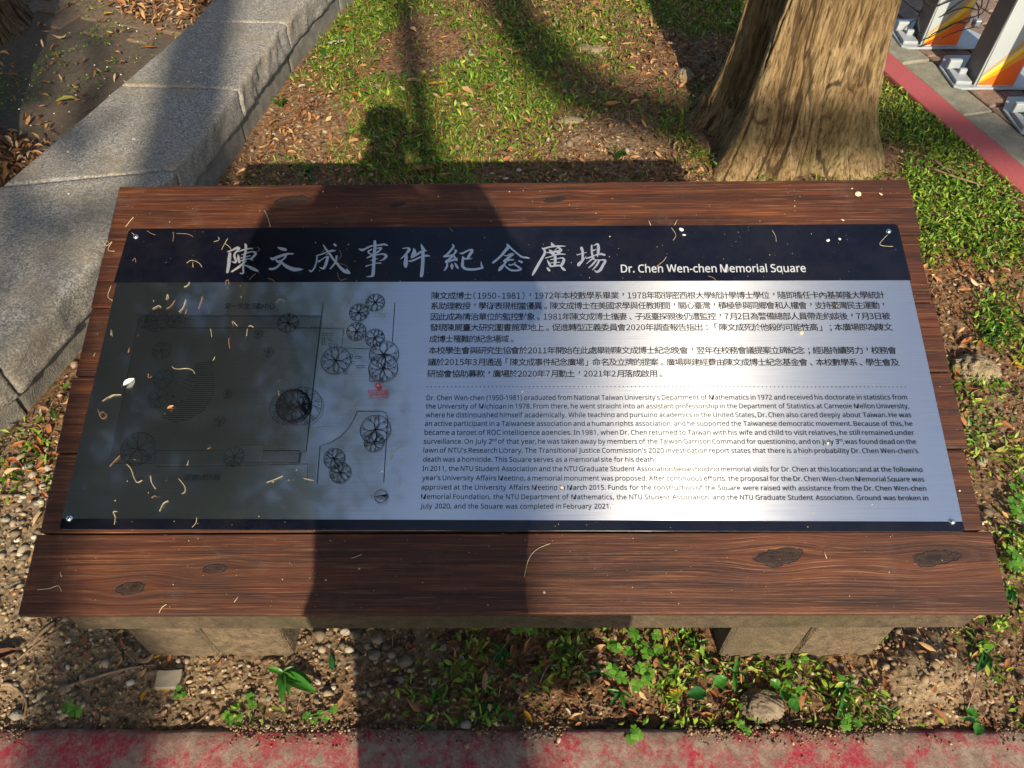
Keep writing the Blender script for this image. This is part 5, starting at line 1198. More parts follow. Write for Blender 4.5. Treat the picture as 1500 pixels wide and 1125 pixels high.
for a in [(549, 961, 20, 'largest pale rounded pebble on the dark soil below the board'), (574, 961, 13, 'upright pale pebble right of the largest one'), (585, 997, 16, 'angular grey pebble half sunk in dark soil'), (634, 1000, 15, 'flat whitish pebble beside small green weeds'),
          (512, 952, 14, 'pale pebble left of the largest rounded one'), (533, 1015, 8, 'tiny white pebble on dark soil'), (571, 1006, 8, 'small round white pebble by the angular grey one'), (683, 1064, 18, 'flat grey stone touching the red kerb'), (506, 925, 16, 'pale stone in the gap under the board beside the left blocks'),
          (471, 972, 9, 'white pebble right of the left blocks'), (26, 1006, 12, 'grey pebble by the buried root at the frame edge'), (28, 1050, 20, 'wide pale pebble low at the frame edge'), (54, 1028, 8, 'small white pebble right of the buried root'), (193, 1002, 13, 'tan stone left of the square grey stone'),
          (308, 994, 11, 'pale upright pebble right of the square grey stone'), (263, 977, 12, 'brownish stone between the square stone and the blocks'), (1440, 877, 22, 'tan stone lying by the right corner of the board')]:
    one_stone(a[0], a[1], a[2], a[3], v=int(a[0]))
bmq = box_bm(-.5, .5, -.5, .5, -.5, .5, .06, 2, 2, .02, 5); sq = gp(250, 998); so_ = obj('square_stone', bm_mesh('square_stone', bmq, M['stone_r']), None, (sq.x, sq.y, .004), (.05, .1, .08)); so_.scale = (.046, .034, .026)
setp(so_, 'square grey stone sitting on sandy soil in front of the left blocks', 'stone')
for k in range(24):
    px, py = rz.uniform(20, 620), rz.uniform(925, 1064); one_stone(px, py, rz.uniform(6, 11), f"small {STN[k % 6]} pebble {'under the left blocks' if px < 430 else 'on the dark soil'}, {'near the kerb' if py > 1010 else 'away from the kerb'}{', far left' if px < 150 else ', beside the blocks' if 330 < px < 430 else ''}", 'small pebbles in front of the left blocks', k, .6, rz.uniform(.6, .95), deg=rz.uniform(0, 180))
for k in range(44):
    px, py = rz.uniform(0, 110), rz.uniform(655, 880); p = gp(px, py)
    one_stone(px, py, rz.uniform(8, 17), f"{STN[k % 6]} pebble in the gravel left of the board, {'upper' if py < 730 else 'middle' if py < 800 else 'lower'} part, {'frame edge' if px < 40 else 'middle' if px < 75 else 'by the planks'}", 'pale pebbles left of the board', k, .6, rz.uniform(.6, .95), deg=rz.uniform(0, 180))
for k in range(30):
    px, py = rz.uniform(430, 800), rz.uniform(150, 262); p = gp(px, py)
    one_stone(px, py, rz.uniform(5, 10), f"whitish {STN[k % 6]} stone in the grass behind the board, {'in its shadow' if py > 235 else 'in the sun'}, {'left' if px < 560 else 'centre' if px < 680 else 'right'}", 'whitish stones behind the board', k, .5, .8)
def clod(loc, sx, sy, sz, label, name, cat, mat, seed, fr_=5, amp=.28, groove=0):
    bm = bmesh.new(); bmesh.ops.create_icosphere(bm, subdivisions=5, radius=1)
    for v in bm.verts:
        d = v.co.normalized(); n_ = float(fbm(d.x * fr_ + 10 + d.z * 2, d.y * fr_ + 10 - d.z * 3, seed, 4)) - .5
        g_ = groove * (abs(math.sin((d.x * .6 + d.y) * 16 + n_ * 9)) - .5); v.co = d * (1 + n_ * amp * 2 + g_)
        v.co = Vector((v.co.x * sx, v.co.y * sy, v.co.z * sz))
    return setp(obj(name, bm_mesh(name, bm, mat, True), None, loc), label, cat)
p = gp(1427, 545); clod((p.x, p.y, .0), .062, .050, .040, 'fist-sized grooved lump of dried mud against the right end of the board', 'mud_lump', 'mud lump', M['clod'], 5, 4, .22, .06)
p = gp(1115, 1035); clod((p.x, p.y, .004), .040, .030, .022, 'weathered grey-brown root knot poking up beside the red kerb', 'root_knot', 'root', M['root'], 8, 3, .2, .13)
p = gp(1003, 112); clod((p.x, p.y, .0), .035, .05, .025, 'grey lump in the shade between lawn and trunk', 'grey_stone', 'stone', M['clod'], 9)
p = gp(865, 72); clod((p.x, p.y, -.004), .07, .045, .016, 'low bare earth hump at the edge of the trunk shadow', 'earth_hump', 'earth', M['clod'], 10)
p = gp(835, 176); clod((p.x, p.y, -.004), .05, .025, .014, 'small dark earth hump left of the sunny patch', 'earth_hump', 'earth', M['clod'], 12)
# twigs
def twig(pts, rad, label, name='twig', cat='twig', mat='twig', h=.004, lift=0.0, group=None, wob=.0):
    P = []
    for i, q in enumerate(pts):
        g_ = gp(q[0], q[1]); P.append(Vector((g_.x, g_.y, float(gh([g_.x], [g_.y])[0]) + h + lift * math.sin(math.pi * i / max(1, len(pts) - 1)))))
    P = [Vector(q) for q in smooth_pts([tuple(q) for q in P], 5)]; n = len(P); v, f = tube_np(P, [rad * (1 - .5 * i / n) for i in range(n)], 6); o0 = P[0]
    return setp(obj(name, mesh(name, [q - o0 for q in v], f, M[mat], True), None, o0), label, cat, group)
twig([(98, 1007), (140, 994), (185, 982), (228, 975)], .0042, 'straight pale stick lying on the sandy soil before the left blocks')
twig([(8, 1006), (20, 1006), (34, 1018), (42, 1032), (38, 1052)], .004, 'brown root curving out of the soil at the frame edge', 'exposed_root', 'root')
twig([(50, 948), (66, 930), (84, 915)], .005, 'thick reddish stick pointing from under the board corner'); twig([(28, 968), (60, 945), (92, 926)], .002, 'thin pale stick beside the thick reddish one')
twig([(270, 1070), (292, 1056), (309, 1040)], .0016, 'thin arched straw touching the red kerb'); twig([(30, 1068), (36, 1040), (45, 1000)], .001, 'hair-thin stem on the grey soil at the frame edge')
twig([(1352, 250), (1390, 268), (1440, 285), (1500, 308)], .0042, 'long tan stick crossing the green carpet near the red kerb', h=.022); twig([(1366, 240), (1378, 252), (1390, 262)], .005, 'short dark stick in the green carpet above the long tan one', h=.018)
twig([(1378, 250), (1400, 262), (1420, 272)], .004, 'second short dark stick touching the long tan one', h=.018)
twig([(57, 657), (66, 635), (76, 610)], .003, 'brown twig standing in the gravel left of the board'); twig([(1, 727), (14, 728), (32, 726)], .006, 'thick reddish brown stick in the gravel at the frame edge')
twig([(1412, 586), (1425, 578), (1440, 572)], .002, 'short pale root below the mud lump'); twig([(1426, 642), (1445, 640), (1458, 634)], .0022, 'pale rootlet on the soil right of the board')
twig([(1460, 770), (1480, 776), (1499, 774)], .0016, 'thin brown runner on the soil by the clover at the frame edge'); twig([(1410, 445), (1425, 446), (1438, 447)], .0018, 'short white straw lying in the brown litter')
twig([(1410, 1048), (1412, 1015), (1425, 975)], .0014, 'thin arching stem right of the sandy mound', lift=.02); twig([(830, 965), (860, 955), (892, 957)], .0016, 'thin brown runner stretching to the clover patch', lift=.012)
twig([(790, 1003), (800, 985), (812, 966)], .0016, 'bent brown stalk among the shaded plants', lift=.02); twig([(905, 160), (920, 140), (960, 128)], .002, 'crooked root line in the trunk shade')
twig([(1148, 1058), (1168, 1053), (1187, 1051)], .0014, 'thin straight rootlet right of the root knot')
for k in range(40):
    px, py = (rz.uniform(350, 1000), rz.uniform(20, 255)) if k < 20 else (rz.uniform(40, 1480), rz.uniform(930, 1066)); a = rz.uniform(0, 3.1); l_ = rz.uniform(6, 15)
    twig([(px - l_ * math.cos(a), py - l_ * .6 * math.sin(a)), (px + rz.uniform(-2, 2), py + rz.uniform(-2, 2)), (px + l_ * math.cos(a), py + l_ * .6 * math.sin(a))], .0011, f"thin dry twig in the grass behind the board, {'left' if px < 560 else 'centre' if px < 780 else 'right'}, {'far' if py < 90 else 'mid distance' if py < 175 else 'near'}" if k < 20 else f"thin dry twig on the front soil, {'below the left blocks' if px < 430 else 'below mid board' if px < 1000 else 'below the right blocks'}, {'kerb side' if py > 1000 else 'board side'}", group='thin twigs behind the board' if k < 20 else 'thin twigs in front of the board')
# plants with leaves one can pick apart
def heart_leaflet(mat, seed=0):
    V, Fc = [(0, 0, 0)], []; n = 16; rs = random.Random(seed)
    for k in range(n + 1):
        t = k / n * 2 - 1; a = t * .98; rr_ = (1.0 - .26 * math.exp(-(t / .25) ** 2)) * (1 - .25 * abs(t) ** 3)
        V.append((math.cos(a) * rr_, math.sin(a) * rr_ * .92, .10 * math.cos(t * 3) * rr_ + abs(t) * .12))
    V2 = [(x * .55, y * .55, z * .8 + .02) for x, y, z in V[1:]]
    q = len(V); V += V2
    for k in range(n): Fc.append((0, q + k, q + k + 1)); Fc.append((q + k, 1 + k, 2 + k, q + k + 1))
    return mesh('leaf', V, Fc, mat, True)
CLV = heart_leaflet(M['clover'])
RND = leaf_mesh('leaf', M['weed'], 3, 1, .72, .25, .25, 12, 7); LAN = leaf_mesh('leaf', M['weed'], 5, 1, .26, .35, -.35, 11, 5); OVA = leaf_mesh('leaf', M['clover'], 7, 1, .55, .2, -.2, 9, 5)
def stem_to(parent, base, tip, rad, mat):
    mid = base.lerp(tip, .5) + Vector((0, 0, .004)); v, f = tube_np(smooth_pts([tuple(base), tuple(mid), tuple(tip)], 3), rad, 5); obj('stem', mesh('stem', v, f, mat, True), parent)
def clover(px, py, heads, label, group=None, name='clover', size=.013, hgt=.03, seed=0):
    p = gp(px, py); z0 = float(gh([p.x], [p.y])[0]); t = empty(name, (p.x, p.y, z0), label, 'clover' if name == 'clover' else 'plant', group); rs = random.Random(seed + int(px))
    for (hx, hy) in heads:
        hz = hgt * rs.uniform(.7, 1.15); q = gp(hx, hy, hz); q = Vector((q.x - p.x, q.y - p.y, hz)); stem_to(t, Vector((rs.uniform(-.006, .006), rs.uniform(-.004, .004), 0)), q, .0008, M['clover'])
        a0 = rs.uniform(0, 6.28); s = size * rs.uniform(.85, 1.15)
        for k in range(3):
            o = obj('leaf', CLV, t, q, (rs.uniform(-.15, .15), rs.uniform(-.1, .25) - .05, a0 + k * 2.094 + rs.uniform(-.1, .1))); o.scale = (s,) * 3
    return t
clover(930, 960, [(904, 948), (920, 952), (898, 944), (934, 936), (928, 925)], 'bright clover clump under the board, left part of the patch')
clover(955, 955, [(948, 957), (944, 947), (965, 950), (962, 930)], 'bright clover clump under the board, right part of the patch', seed=2)
clover(910, 990, [(905, 985), (897, 978), (912, 992)], 'small clover clump below the left part of the bright patch', seed=3)
clover(940, 1000, [(932, 1003), (948, 996), (938, 978), (952, 985)], 'clover clump below the bright patch beside the golden leaf', seed=4)
clover(105, 1040, [(100, 1036), (112, 1042)], 'lone clover on sandy soil at the red kerb, far left', seed=5, hgt=.02)
clover(1492, 745, [(1482, 735), (1492, 728), (1498, 742), (1486, 748), (1496, 760), (1484, 714)], 'clover clump at the frame edge above the tan stone', seed=6)
clover(1492, 820, [(1484, 806), (1492, 815), (1498, 822), (1488, 828)], 'clover clump at the frame edge below another one', seed=7)
clover(258, 1015, [(262, 1008), (268, 1018), (258, 1020)], 'tiny clover seedling below the square grey stone', seed=8, size=.008, hgt=.015)
clover(340, 1045, [(332, 1048), (345, 1036), (352, 1052), (338, 1056)], 'small-leaved seedlings on the soil before the left blocks', seed=9, size=.009, hgt=.018)
clover(368, 1035, [(366, 1022), (370, 1032)], 'pair of small clover leaves right of the seedlings', seed=10, size=.010, hgt=.02)
clover(450, 1055, [(450, 1050), (462, 1058), (470, 1046), (478, 1054), (490, 1040)], 'low round-leaved seedlings along the kerb left of the dark soil', seed=11, size=.008, hgt=.012)
clover(768, 922, [(755, 922), (772, 918), (780, 922)], 'clover leaves peeping out under the board edge in shade', seed=12, size=.012, hgt=.03)
clover(1160, 1010, [(1155, 1000), (1172, 1010), (1165, 1022)], 'clover sprig beside the round weed leaves', seed=13, size=.010)
clover(1090, 1065, [(1086, 1060), (1096, 1070)], 'clover sprig at the kerb below the root knot', seed=14, size=.010)
clover(1250, 1060, [(1245, 1050), (1240, 1062), (1258, 1058)], 'clover sprig touching the kerb below brown litter', seed=15, size=.010)
clover(1150, 935, [(1146, 950), (1155, 975), (1178, 968)], 'short clover by the foot of the right blocks', seed=16, size=.010, hgt=.02)
clover(930, 1070, [(924, 1082), (936, 1076), (930, 1068)], 'clover spilling over the red kerb', seed=17, size=.010, hgt=.03)
def weed(px, py, leaves_, label, me=LAN, z=.02, name='weed', mat='weed'):
    """leaves_: (px, py of the tip, width factor)"""
    p = gp(px, py); z0 = float(gh([p.x], [p.y])[0]); t = empty(name, (p.x, p.y, z0), label, 'weed'); rs = random.Random(int(px + py))
    for (tx, ty, kw_) in leaves_:
        h_ = z * rs.uniform(.6, 1.2) * (.8 if name == 'grass_tuft' else 1); q = gp(tx, ty, h_); d = Vector((q.x - p.x, q.y - p.y, 0)); L = d.length
        if kw_ > 1.5:   # round leaf on a stalk, centred at the tip
            o = obj('leaf', RND, t, Vector((d.x, d.y, h_)), (rs.uniform(-.2, .2), rs.uniform(-.15, .15), math.atan2(d.y, d.x))); o.scale = (.026 * kw_ / 2, .028 * kw_ / 2, .026); stem_to(t, Vector((0, 0, .001)), Vector((d.x, d.y, h_)) * .7, .0010, M['clover'])
        else:
            o = obj('leaf', me, t, Vector((d.x / 2, d.y / 2, h_ * .7)), (rs.uniform(-.2, .2), -.75 if name == 'grass_tuft' else -.22, math.atan2(d.y, d.x))); o.scale = (L * 1.05, L * (.8 if name == 'grass_tuft' else 1.25) * kw_, L)
    return t
weed(418, 990, [(392, 980, 1), (405, 1008, .8), (432, 978, .8), (458, 1002, 1.1), (462, 1016, .9), (425, 1018, .8), (436, 1000, .7), (415, 1030, .8)], 'rosette with spreading leaves on pebbly soil right of the left blocks')
weed(488, 985, [(484, 958, .9), (492, 978, .7)], 'single upright leaf on shaded pebbly soil')
weed(1028, 1020, [(1020, 1016, 2.6), (1055, 998, 2.4)], 'pair of broad ribbed leaves near the kerb left of the root knot', z=.03)
weed(1140, 1010, [(1122, 1021, 2.5), (1152, 1018, 2.2), (1137, 1000, 1.8), (1164, 1032, 2.0)], 'four round leaves growing beside the root knot', z=.03)
weed(1425, 1060, [(1420, 1045, 2.0), (1430, 1070, 2.0), (1410, 1052, 1)], 'light green leaf cluster at the kerb near the frame corner', z=.025)
weed(1018, 945, [(1000, 948, .8), (1035, 962, .8), (1020, 925, .7), (1008, 930, .7), (1040, 935, .7)], 'strappy weed under the board beside the right blocks')
weed(1075, 985, [(1060, 975, .8), (1085, 958, .8), (1095, 985, .8), (1078, 1010, .7)], 'dark green pointed weed before the right blocks')
weed(1240, 1010, [(1225, 985, .9), (1250, 990, .8), (1262, 1010, .9), (1235, 1035, .8), (1215, 1020, .9), (1228, 1050, .7)], 'bushy weed in front of the right blocks')
weed(1300, 1045, [(1285, 1035, .8), (1315, 1035, .9), (1305, 1060, .8), (1318, 1050, .8)], 'light green weed at the foot of the sandy mound')
weed(1265, 1080, [(1252, 1078, .8), (1285, 1078, .9), (1262, 1100, .9)], 'weed leaning over the red kerb', z=.03)
weed(735, 955, [(720, 940, .7), (752, 962, .8), (745, 938, .7), (738, 980, .7), (722, 968, .8)], 'leafy dark weed in the shade left of the reddish leaf')
weed(745, 1045, [(730, 1055, .9), (752, 1062, .8), (758, 1040, .7)], 'pale broad-bladed weed near the kerb in shade')
weed(880, 985, [(858, 984, .8), (900, 990, .7), (872, 965, .7)], 'long-leaved weed left of the bright clover')
weed(910, 1015, [(890, 1008, .8), (928, 1020, .8), (915, 1035, .8), (895, 1030, .8)], 'spreading weed below the clover patch'); weed(640, 1015, [(622, 1010, .8), (650, 1028, .7), (655, 1000, .7), (630, 1035, .7)], 'narrow-leaved weed on the dark soil edge')
weed(625, 1065, [(612, 1072, .8), (636, 1050, .8), (640, 1072, .7)], 'little weed pressed against the red kerb in shade'); weed(705, 1035, [(690, 1028, .8), (718, 1045, .8), (712, 1022, .8), (696, 1048, .8)], 'compact dark weed near the kerb')
weed(1455, 490, [(1440, 480, 1), (1465, 470, .8), (1475, 500, 1), (1448, 505, .9), (1470, 488, .8), (1450, 455, .3)], 'pale-stemmed leafy weed in brown litter right of the board')
weed(1448, 455, [(1440, 440, .7), (1462, 448, .7)], 'small weed above the pale-stemmed one'); weed(1400, 740, [(1390, 725, .7), (1412, 748, .7), (1402, 728, .6)], 'grass-like weed at the right end of the board')
weed(1480, 860, [(1468, 846, .8), (1490, 878, .9), (1498, 856, .8), (1476, 880, .7)], 'green weed beside the lower right corner of the board'); weed(1440, 960, [(1425, 945, .9), (1455, 950, .9), (1448, 985, .9), (1430, 985, .8)], 'leafy weed between the sandy mound and the frame edge')
weed(40, 655, [(28, 655, .8), (52, 664, .8), (38, 644, .8)], 'small weed between bench foot and gravel'); weed(14, 700, [(2, 706, 1), (28, 702, 1), (10, 690, .8)], 'bright small weed by the bench foot at the frame edge'); weed(78, 604, [(70, 598, 1), (88, 600, .9), (80, 612, .8)], 'tiny weed between bench foot and board')
weed(408, 141, [(396, 130, .35), (418, 130, .35), (404, 124, .3), (415, 150, .35), (392, 140, .35), (422, 142, .3), (400, 150, .3), (410, 122, .3)], 'tuft of bright grass against the bench foot', z=.06, name='grass_tuft')
weed(900, 230, [(888, 218, .3), (912, 212, .3), (905, 240, .3), (895, 210, .3), (916, 228, .3), (920, 240, .3)], 'tuft of bright grass at the right of the sunny patch', z=.06, name='grass_tuft')
weed(470, 62, [(462, 56, .8), (480, 58, .8), (472, 72, .8)], 'dark green seedling left of the big bleached leaf'); weed(450, 250, [(436, 242, .8), (468, 240, .8), (458, 262, .8), (440, 262, .8), (455, 236, .8)], 'dark leafy weed in the shadow behind the board')
# fallen white florets on paving and bench
rs = random.Random(41); FLm = stone_mesh(91, 1); FLm.materials[0] = M['white']
for k in range(44):
    px, py = (rs.uniform(20, 235), rs.uniform(8, 185)) if k < 30 else (rs.uniform(60, 330), rs.uniform(20, 330))
    z = .003 if k < 30 else BT
    p = gp(px, py, z); s = rs.uniform(.006, .010); onb = p.x > np.interp(p.y, fyv[oo], fxv[oo])
    if onb: z = BT; p = gp(px, py, z)
    if onb and p.x > np.interp(p.y, np.array([q.y for q in FR0])[np.argsort([q.y for q in FR0])], np.array([q.x for q in FR0])[np.argsort([q.y for q in FR0])]): continue
    o = obj('floret', FLm, None, (p.x, p.y, z + s * .25), (0, 0, rs.uniform(0, 3))); o.scale = (s, s * .7, s * .5)
    setp(o, 'small white fallen floret on the granite bench' if onb else 'small white fallen floret on the mossy bricks', 'floret', 'white florets on the bench' if onb else 'white florets on the bricks')

# ------------------------------------------------------------------ litter lying on the board and plaque
def bw(px, py, h): x, y = bp(px, py, h); return BP0 + BR @ Vector((x, y, h))
def thread(pts, rad, label, group, mat='thread', onpl=True, name='stamen', cat='stamen'):
    h = (PH + .0009 if onpl else .0009); rs = random.Random(int(pts[0][0] * 3 + pts[0][1]))
    P = [bw(q[0], q[1], h + rs.uniform(0, .0015)) for q in pts]; P = [Vector(q) for q in smooth_pts([tuple(q) for q in P], 4)]
    v, f = tube_np(P, rad, 5); o0 = P[0]; return setp(obj(name, mesh(name, [q - o0 for q in v], f, M[mat], True), None, o0), label, cat, group)
Z8 = lambda X, Y: (160 + X / 5.622, 420 + Y / 5.622)
Z1 = lambda X, Y: (160 + X / 4.89, 330 + Y / 4.89)
Z5 = lambda X, Y: (80 + X / 3.947, 560 + Y / 3.947)
TH_ = [(Z1, [(480, 58), (560, 62), (600, 80)], 'thread2', 'long fine stamen along the top edge of the navy heading'), (Z1, [(270, 38), (300, 58), (330, 68)], 'thread2', 'curved stamen near the top left screw'),
 (Z1, [(455, 50), (462, 80), (455, 115)], 'thread2', 'upright fine stamen on the navy heading'), (Z1, [(160, 52), (180, 68)], 'thread', 'short bright stamen touching the top left screw'),
 (Z1, [(750, 118), (780, 108), (788, 96), (780, 84)], 'thread', 'hooked white stamen left of the first brush character'), (Z1, [(850, 92), (825, 135), (805, 175)], 'thread', 'long arm of the forked white stamen above the first brush character'),
 (Z1, [(828, 130), (865, 158), (872, 182)], 'thread', 'short arm of the forked white stamen above the first brush character'), (Z1, [(555, 270), (590, 250), (640, 268), (665, 300)], 'thread', 'wavy pale stamen in the middle of the dark heading corner'),
 (Z1, [(598, 258), (600, 300)], 'thread', 'small hanging stamen crossing the wavy one'), (Z1, [(165, 255), (185, 235), (190, 265)], 'thread2', 'tiny looped stamen on the heading below the screw'), (Z1, [(880, 335), (910, 315), (940, 300)], 'thread', 'bright stamen lying over the foot of the first brush character'),
 (Z1, [(1060, 155), (1078, 175), (1055, 190)], 'thread2', 'dim hook stamen right of the first brush character'), (Z1, [(1052, 345), (1030, 360), (1003, 392)], 'thread2', 'dim stamen below the first brush character'), (Z1, [(1135, 380), (1165, 388), (1190, 408)], 'thread2', 'dim stamen under the second brush character'),
 (Z1, [(535, 440), (560, 430), (575, 405)], 'thread', 'pale stamen across the lower edge of the heading'), (Z1, [(835, 425), (835, 400), (855, 392), (855, 420)], 'thread2', 'looped stamen across the lower edge of the heading'),
 (Z8, [(357, 180), (385, 165), (410, 153), (425, 170)], 'thread', 'hooked pale stamen above the map'), (Z8, [(470, 180), (510, 155), (540, 108)], 'thread2', 'thin slanting stamen above the map'), (Z8, [(575, 207), (610, 165), (630, 103)], 'thread', 'bright slanting stamen above the map'),
 (Z8, [(735, 180), (752, 130), (768, 75)], 'thread2', 'brownish upright stamen above the map'), (Z8, [(625, 222), (640, 178)], 'thread2', 'short yellowish stamen touching the top map line'), (Z8, [(468, 105), (480, 60), (485, 95)], 'thread', 'yellow forked floret above the map'),
 (Z8, [(832, 345), (840, 375), (845, 415)], 'thread', 'pale stamen on the upper middle of the map'), (Z8, [(985, 420), (985, 460), (992, 510)], 'thread2', 'thin stamen with a bead, right of the pale one on the map'), (Z8, [(515, 655), (550, 678), (640, 672), (690, 690), (705, 722)], 'thread', 'long wavy stamen across the leaf shaped square'),
 (Z8, [(870, 575), (860, 600), (848, 612)], 'thread', 'short white stamen at the tip of the leaf shaped square'), (Z8, [(325, 715), (320, 740), (340, 752), (345, 735)], 'thread2', 'small orange loop stamen left of the leaf shaped square'), (Z8, [(455, 1050), (480, 1020), (520, 990)], 'thread2', 'orange stamen tail by the round map trees'),
 (Z8, [(165, 500), (155, 540)], 'thread2', 'tiny stamen near the left map border'), (Z8, [(15, 350), (15, 400)], 'thread', 'short stamen at the left rim of the plaque'), (Z8, [(0, 915), (40, 890), (95, 888)], 'thread', 'bent stamen at the left rim of the plaque beside the white petal'),
 (Z5, [(275, 108), (330, 75), (380, 70)], 'thread', 'long bent stamen on the left margin of the plaque'), (Z5, [(258, 190), (275, 170), (298, 190), (280, 210), (262, 195), (250, 155)], 'thread2', 'curled ring stamen on the left margin of the plaque'),
 (Z5, [(318, 485), (345, 455), (378, 422)], 'thread2', 'orange zigzag stamen at the lower left of the map'), (Z5, [(415, 472), (440, 500), (455, 545), (475, 578), (505, 565)], 'thread', 'long S-shaped stamen under the lower left map tree'), (Z5, [(552, 538), (560, 580), (582, 615)], 'thread', 'bent pale stamen right of the S-shaped one'),
 (Z5, [(715, 555), (750, 600), (752, 632), (735, 643)], 'thread', 'bright hooked stamen left of the lower map caption'), (Z5, [(765, 480), (780, 440), (803, 402)], 'thread', 'slanting stamen crossing the lower map strip'), (Z5, [(882, 385), (910, 380), (930, 412)], 'thread2', 'pinkish curled stamen above the lower map strip'),
 (Z5, [(1225, 578), (1270, 562), (1318, 541)], 'thread', 'straight yellowish stamen right of the lower map caption'), (Z5, [(605, 745), (628, 700), (655, 685)], 'thread', 'hooked stamen near the bottom rim under the map'), (Z5, [(345, 822), (350, 780), (338, 750), (358, 745)], 'thread', 'hooked stamen crossing the bottom navy band near the left screw'),
 (Z5, [(820, 780), (818, 810), (795, 838)], 'thread', 'stamen crossing the bottom navy band under the map caption'), (Z5, [(560, 668), (578, 655), (590, 665)], 'thread2', 'small tan curl low on the plaque left of the hooked stamen'), (Z5, [(1440, 555), (1500, 568)], 'thread', 'thin short stamen right of the map corner line'),
 (Z5, [(1295, 50), (1298, 80), (1310, 92)], 'thread', 'small hooked stamen left of the bold double tree'), (lambda X, Y: (X, Y), [(345, 486), (340, 470), (348, 478)], 'thread', 'yellow bent stamen on the top map line'), (lambda X, Y: (X, Y), [(361, 492), (363, 480), (368, 477), (372, 481)], 'thread', 'bright yellow cane shaped stamen on the upper map'),
 (lambda X, Y: (X, Y), [(404, 444), (410, 438), (417, 441)], 'thread', 'arched stamen above the map caption'), (lambda X, Y: (X, Y), [(569, 670), (576, 660), (590, 656)], 'thread', 'pale yellow forked stamen right of the lower map trees'), (lambda X, Y: (X, Y), [(571, 674), (576, 664)], 'thread', 'short prong beside the pale yellow forked stamen'),
 (lambda X, Y: (X, Y), [(505, 434), (509, 444), (505, 455)], 'thread2', 'faint curved stamen above the small map trees'), (lambda X, Y: (X, Y), [(490, 476), (500, 475), (512, 466)], 'thread2', 'faint stamen left of the small map trees'), (lambda X, Y: (X, Y), [(513, 604), (520, 592), (530, 582)], 'thread2', 'faint slanting stamen left of the red mark'),
 (lambda X, Y: (X, Y), [(452, 633), (463, 626), (477, 624)], 'thread2', 'faint stamen right of the bold double tree'), (lambda X, Y: (X, Y), [(505, 566), (506, 552), (518, 551)], 'thread2', 'faint hook stamen under the large round map tree'),
 (lambda X, Y: (X, Y), [(1131, 337), (1136, 346), (1137, 354)], 'thread', 'short curved stamen on the navy heading above its right half'), (lambda X, Y: (X, Y), [(1300, 344), (1289, 356), (1293, 360), (1308, 361)], 'thread', 'looped stamen hanging from the top right screw'), (lambda X, Y: (X, Y), [(983, 333), (990, 344), (986, 352)], 'thread', 'fine stamen beside the white chip at the heading edge'),
 (lambda X, Y: (X, Y), [(962, 390), (972, 382), (976, 376)], 'thread', 'small stamen above the word Wen of the heading'), (lambda X, Y: (X, Y), [(1037, 404), (1045, 407), (1049, 411)], 'thread2', 'dim stamen below the English heading'), (lambda X, Y: (X, Y), [(470, 371), (478, 364), (484, 372)], 'thread2', 'dim hook above the third brush character'),
 (lambda X, Y: (X, Y), [(497, 366), (500, 374), (494, 384), (505, 388), (510, 392)], 'thread2', 'wavy dim stamen right of the third brush character'), (lambda X, Y: (X, Y), [(494, 399), (498, 410), (508, 408)], 'thread2', 'dim stamen under the third brush character'), (lambda X, Y: (X, Y), [(658, 332), (664, 340)], 'thread2', 'tiny stamen at the heading top edge above the sixth character')]
for tf, pts, mt_, lab in TH_: thread([tf(*q) for q in pts], .00038 if mt_ == 'thread' else .00032, lab, None, mt_)
TW = [([(150, 352), (156, 360), (164, 354), (158, 366), (168, 368)], 'knotted pale stamen on the left end of the planks'), ([(163, 418), (158, 434), (165, 440)], 'stamen on the left plank ends below the knotted one'), ([(184, 332), (192, 322), (196, 318)], 'stamen on the top plank near its left end'), ([(387, 308), (392, 318), (396, 332)], 'curved stamen on the top plank right of the dark knot'),
      ([(115, 518), (120, 512)], 'short stamen on the third plank end'), ([(137, 522), (140, 516)], 'short stamen beside another on the third plank end'), ([(55, 864), (72, 862), (85, 858), (90, 866)], 'long pale stamen on the front plank near its left end'), ([(88, 838), (90, 845)], 'tiny stamen above the long pale one on the front plank'), ([(233, 898), (237, 890), (244, 885)], 'slanting stamen at the front edge of the front plank'),
      ([(768, 845), (774, 820), (786, 805), (806, 796)], 'large thin arc of stamen in the middle of the front plank'), ([(343, 882), (349, 874)], 'reddish stamen at the front plank edge'), ([(1207, 808), (1211, 818)], 'white stamen between the two right knots of the front plank'), ([(950, 322), (953, 330)], 'fine stamen on the top plank above the English heading'), ([(515, 818), (530, 812)], 'fine stamen in shadow on the front plank'), ([(988, 330), (992, 322)], 'fine stamen by the chip on the top plank')]
for pts, lab in TW: thread(pts, .00055, lab, None, 'thread', False)
CH = stone_mesh(95, 2); CH.materials[0] = M['cream']; CW = stone_mesh(96, 2); CW.materials[0] = M['white']
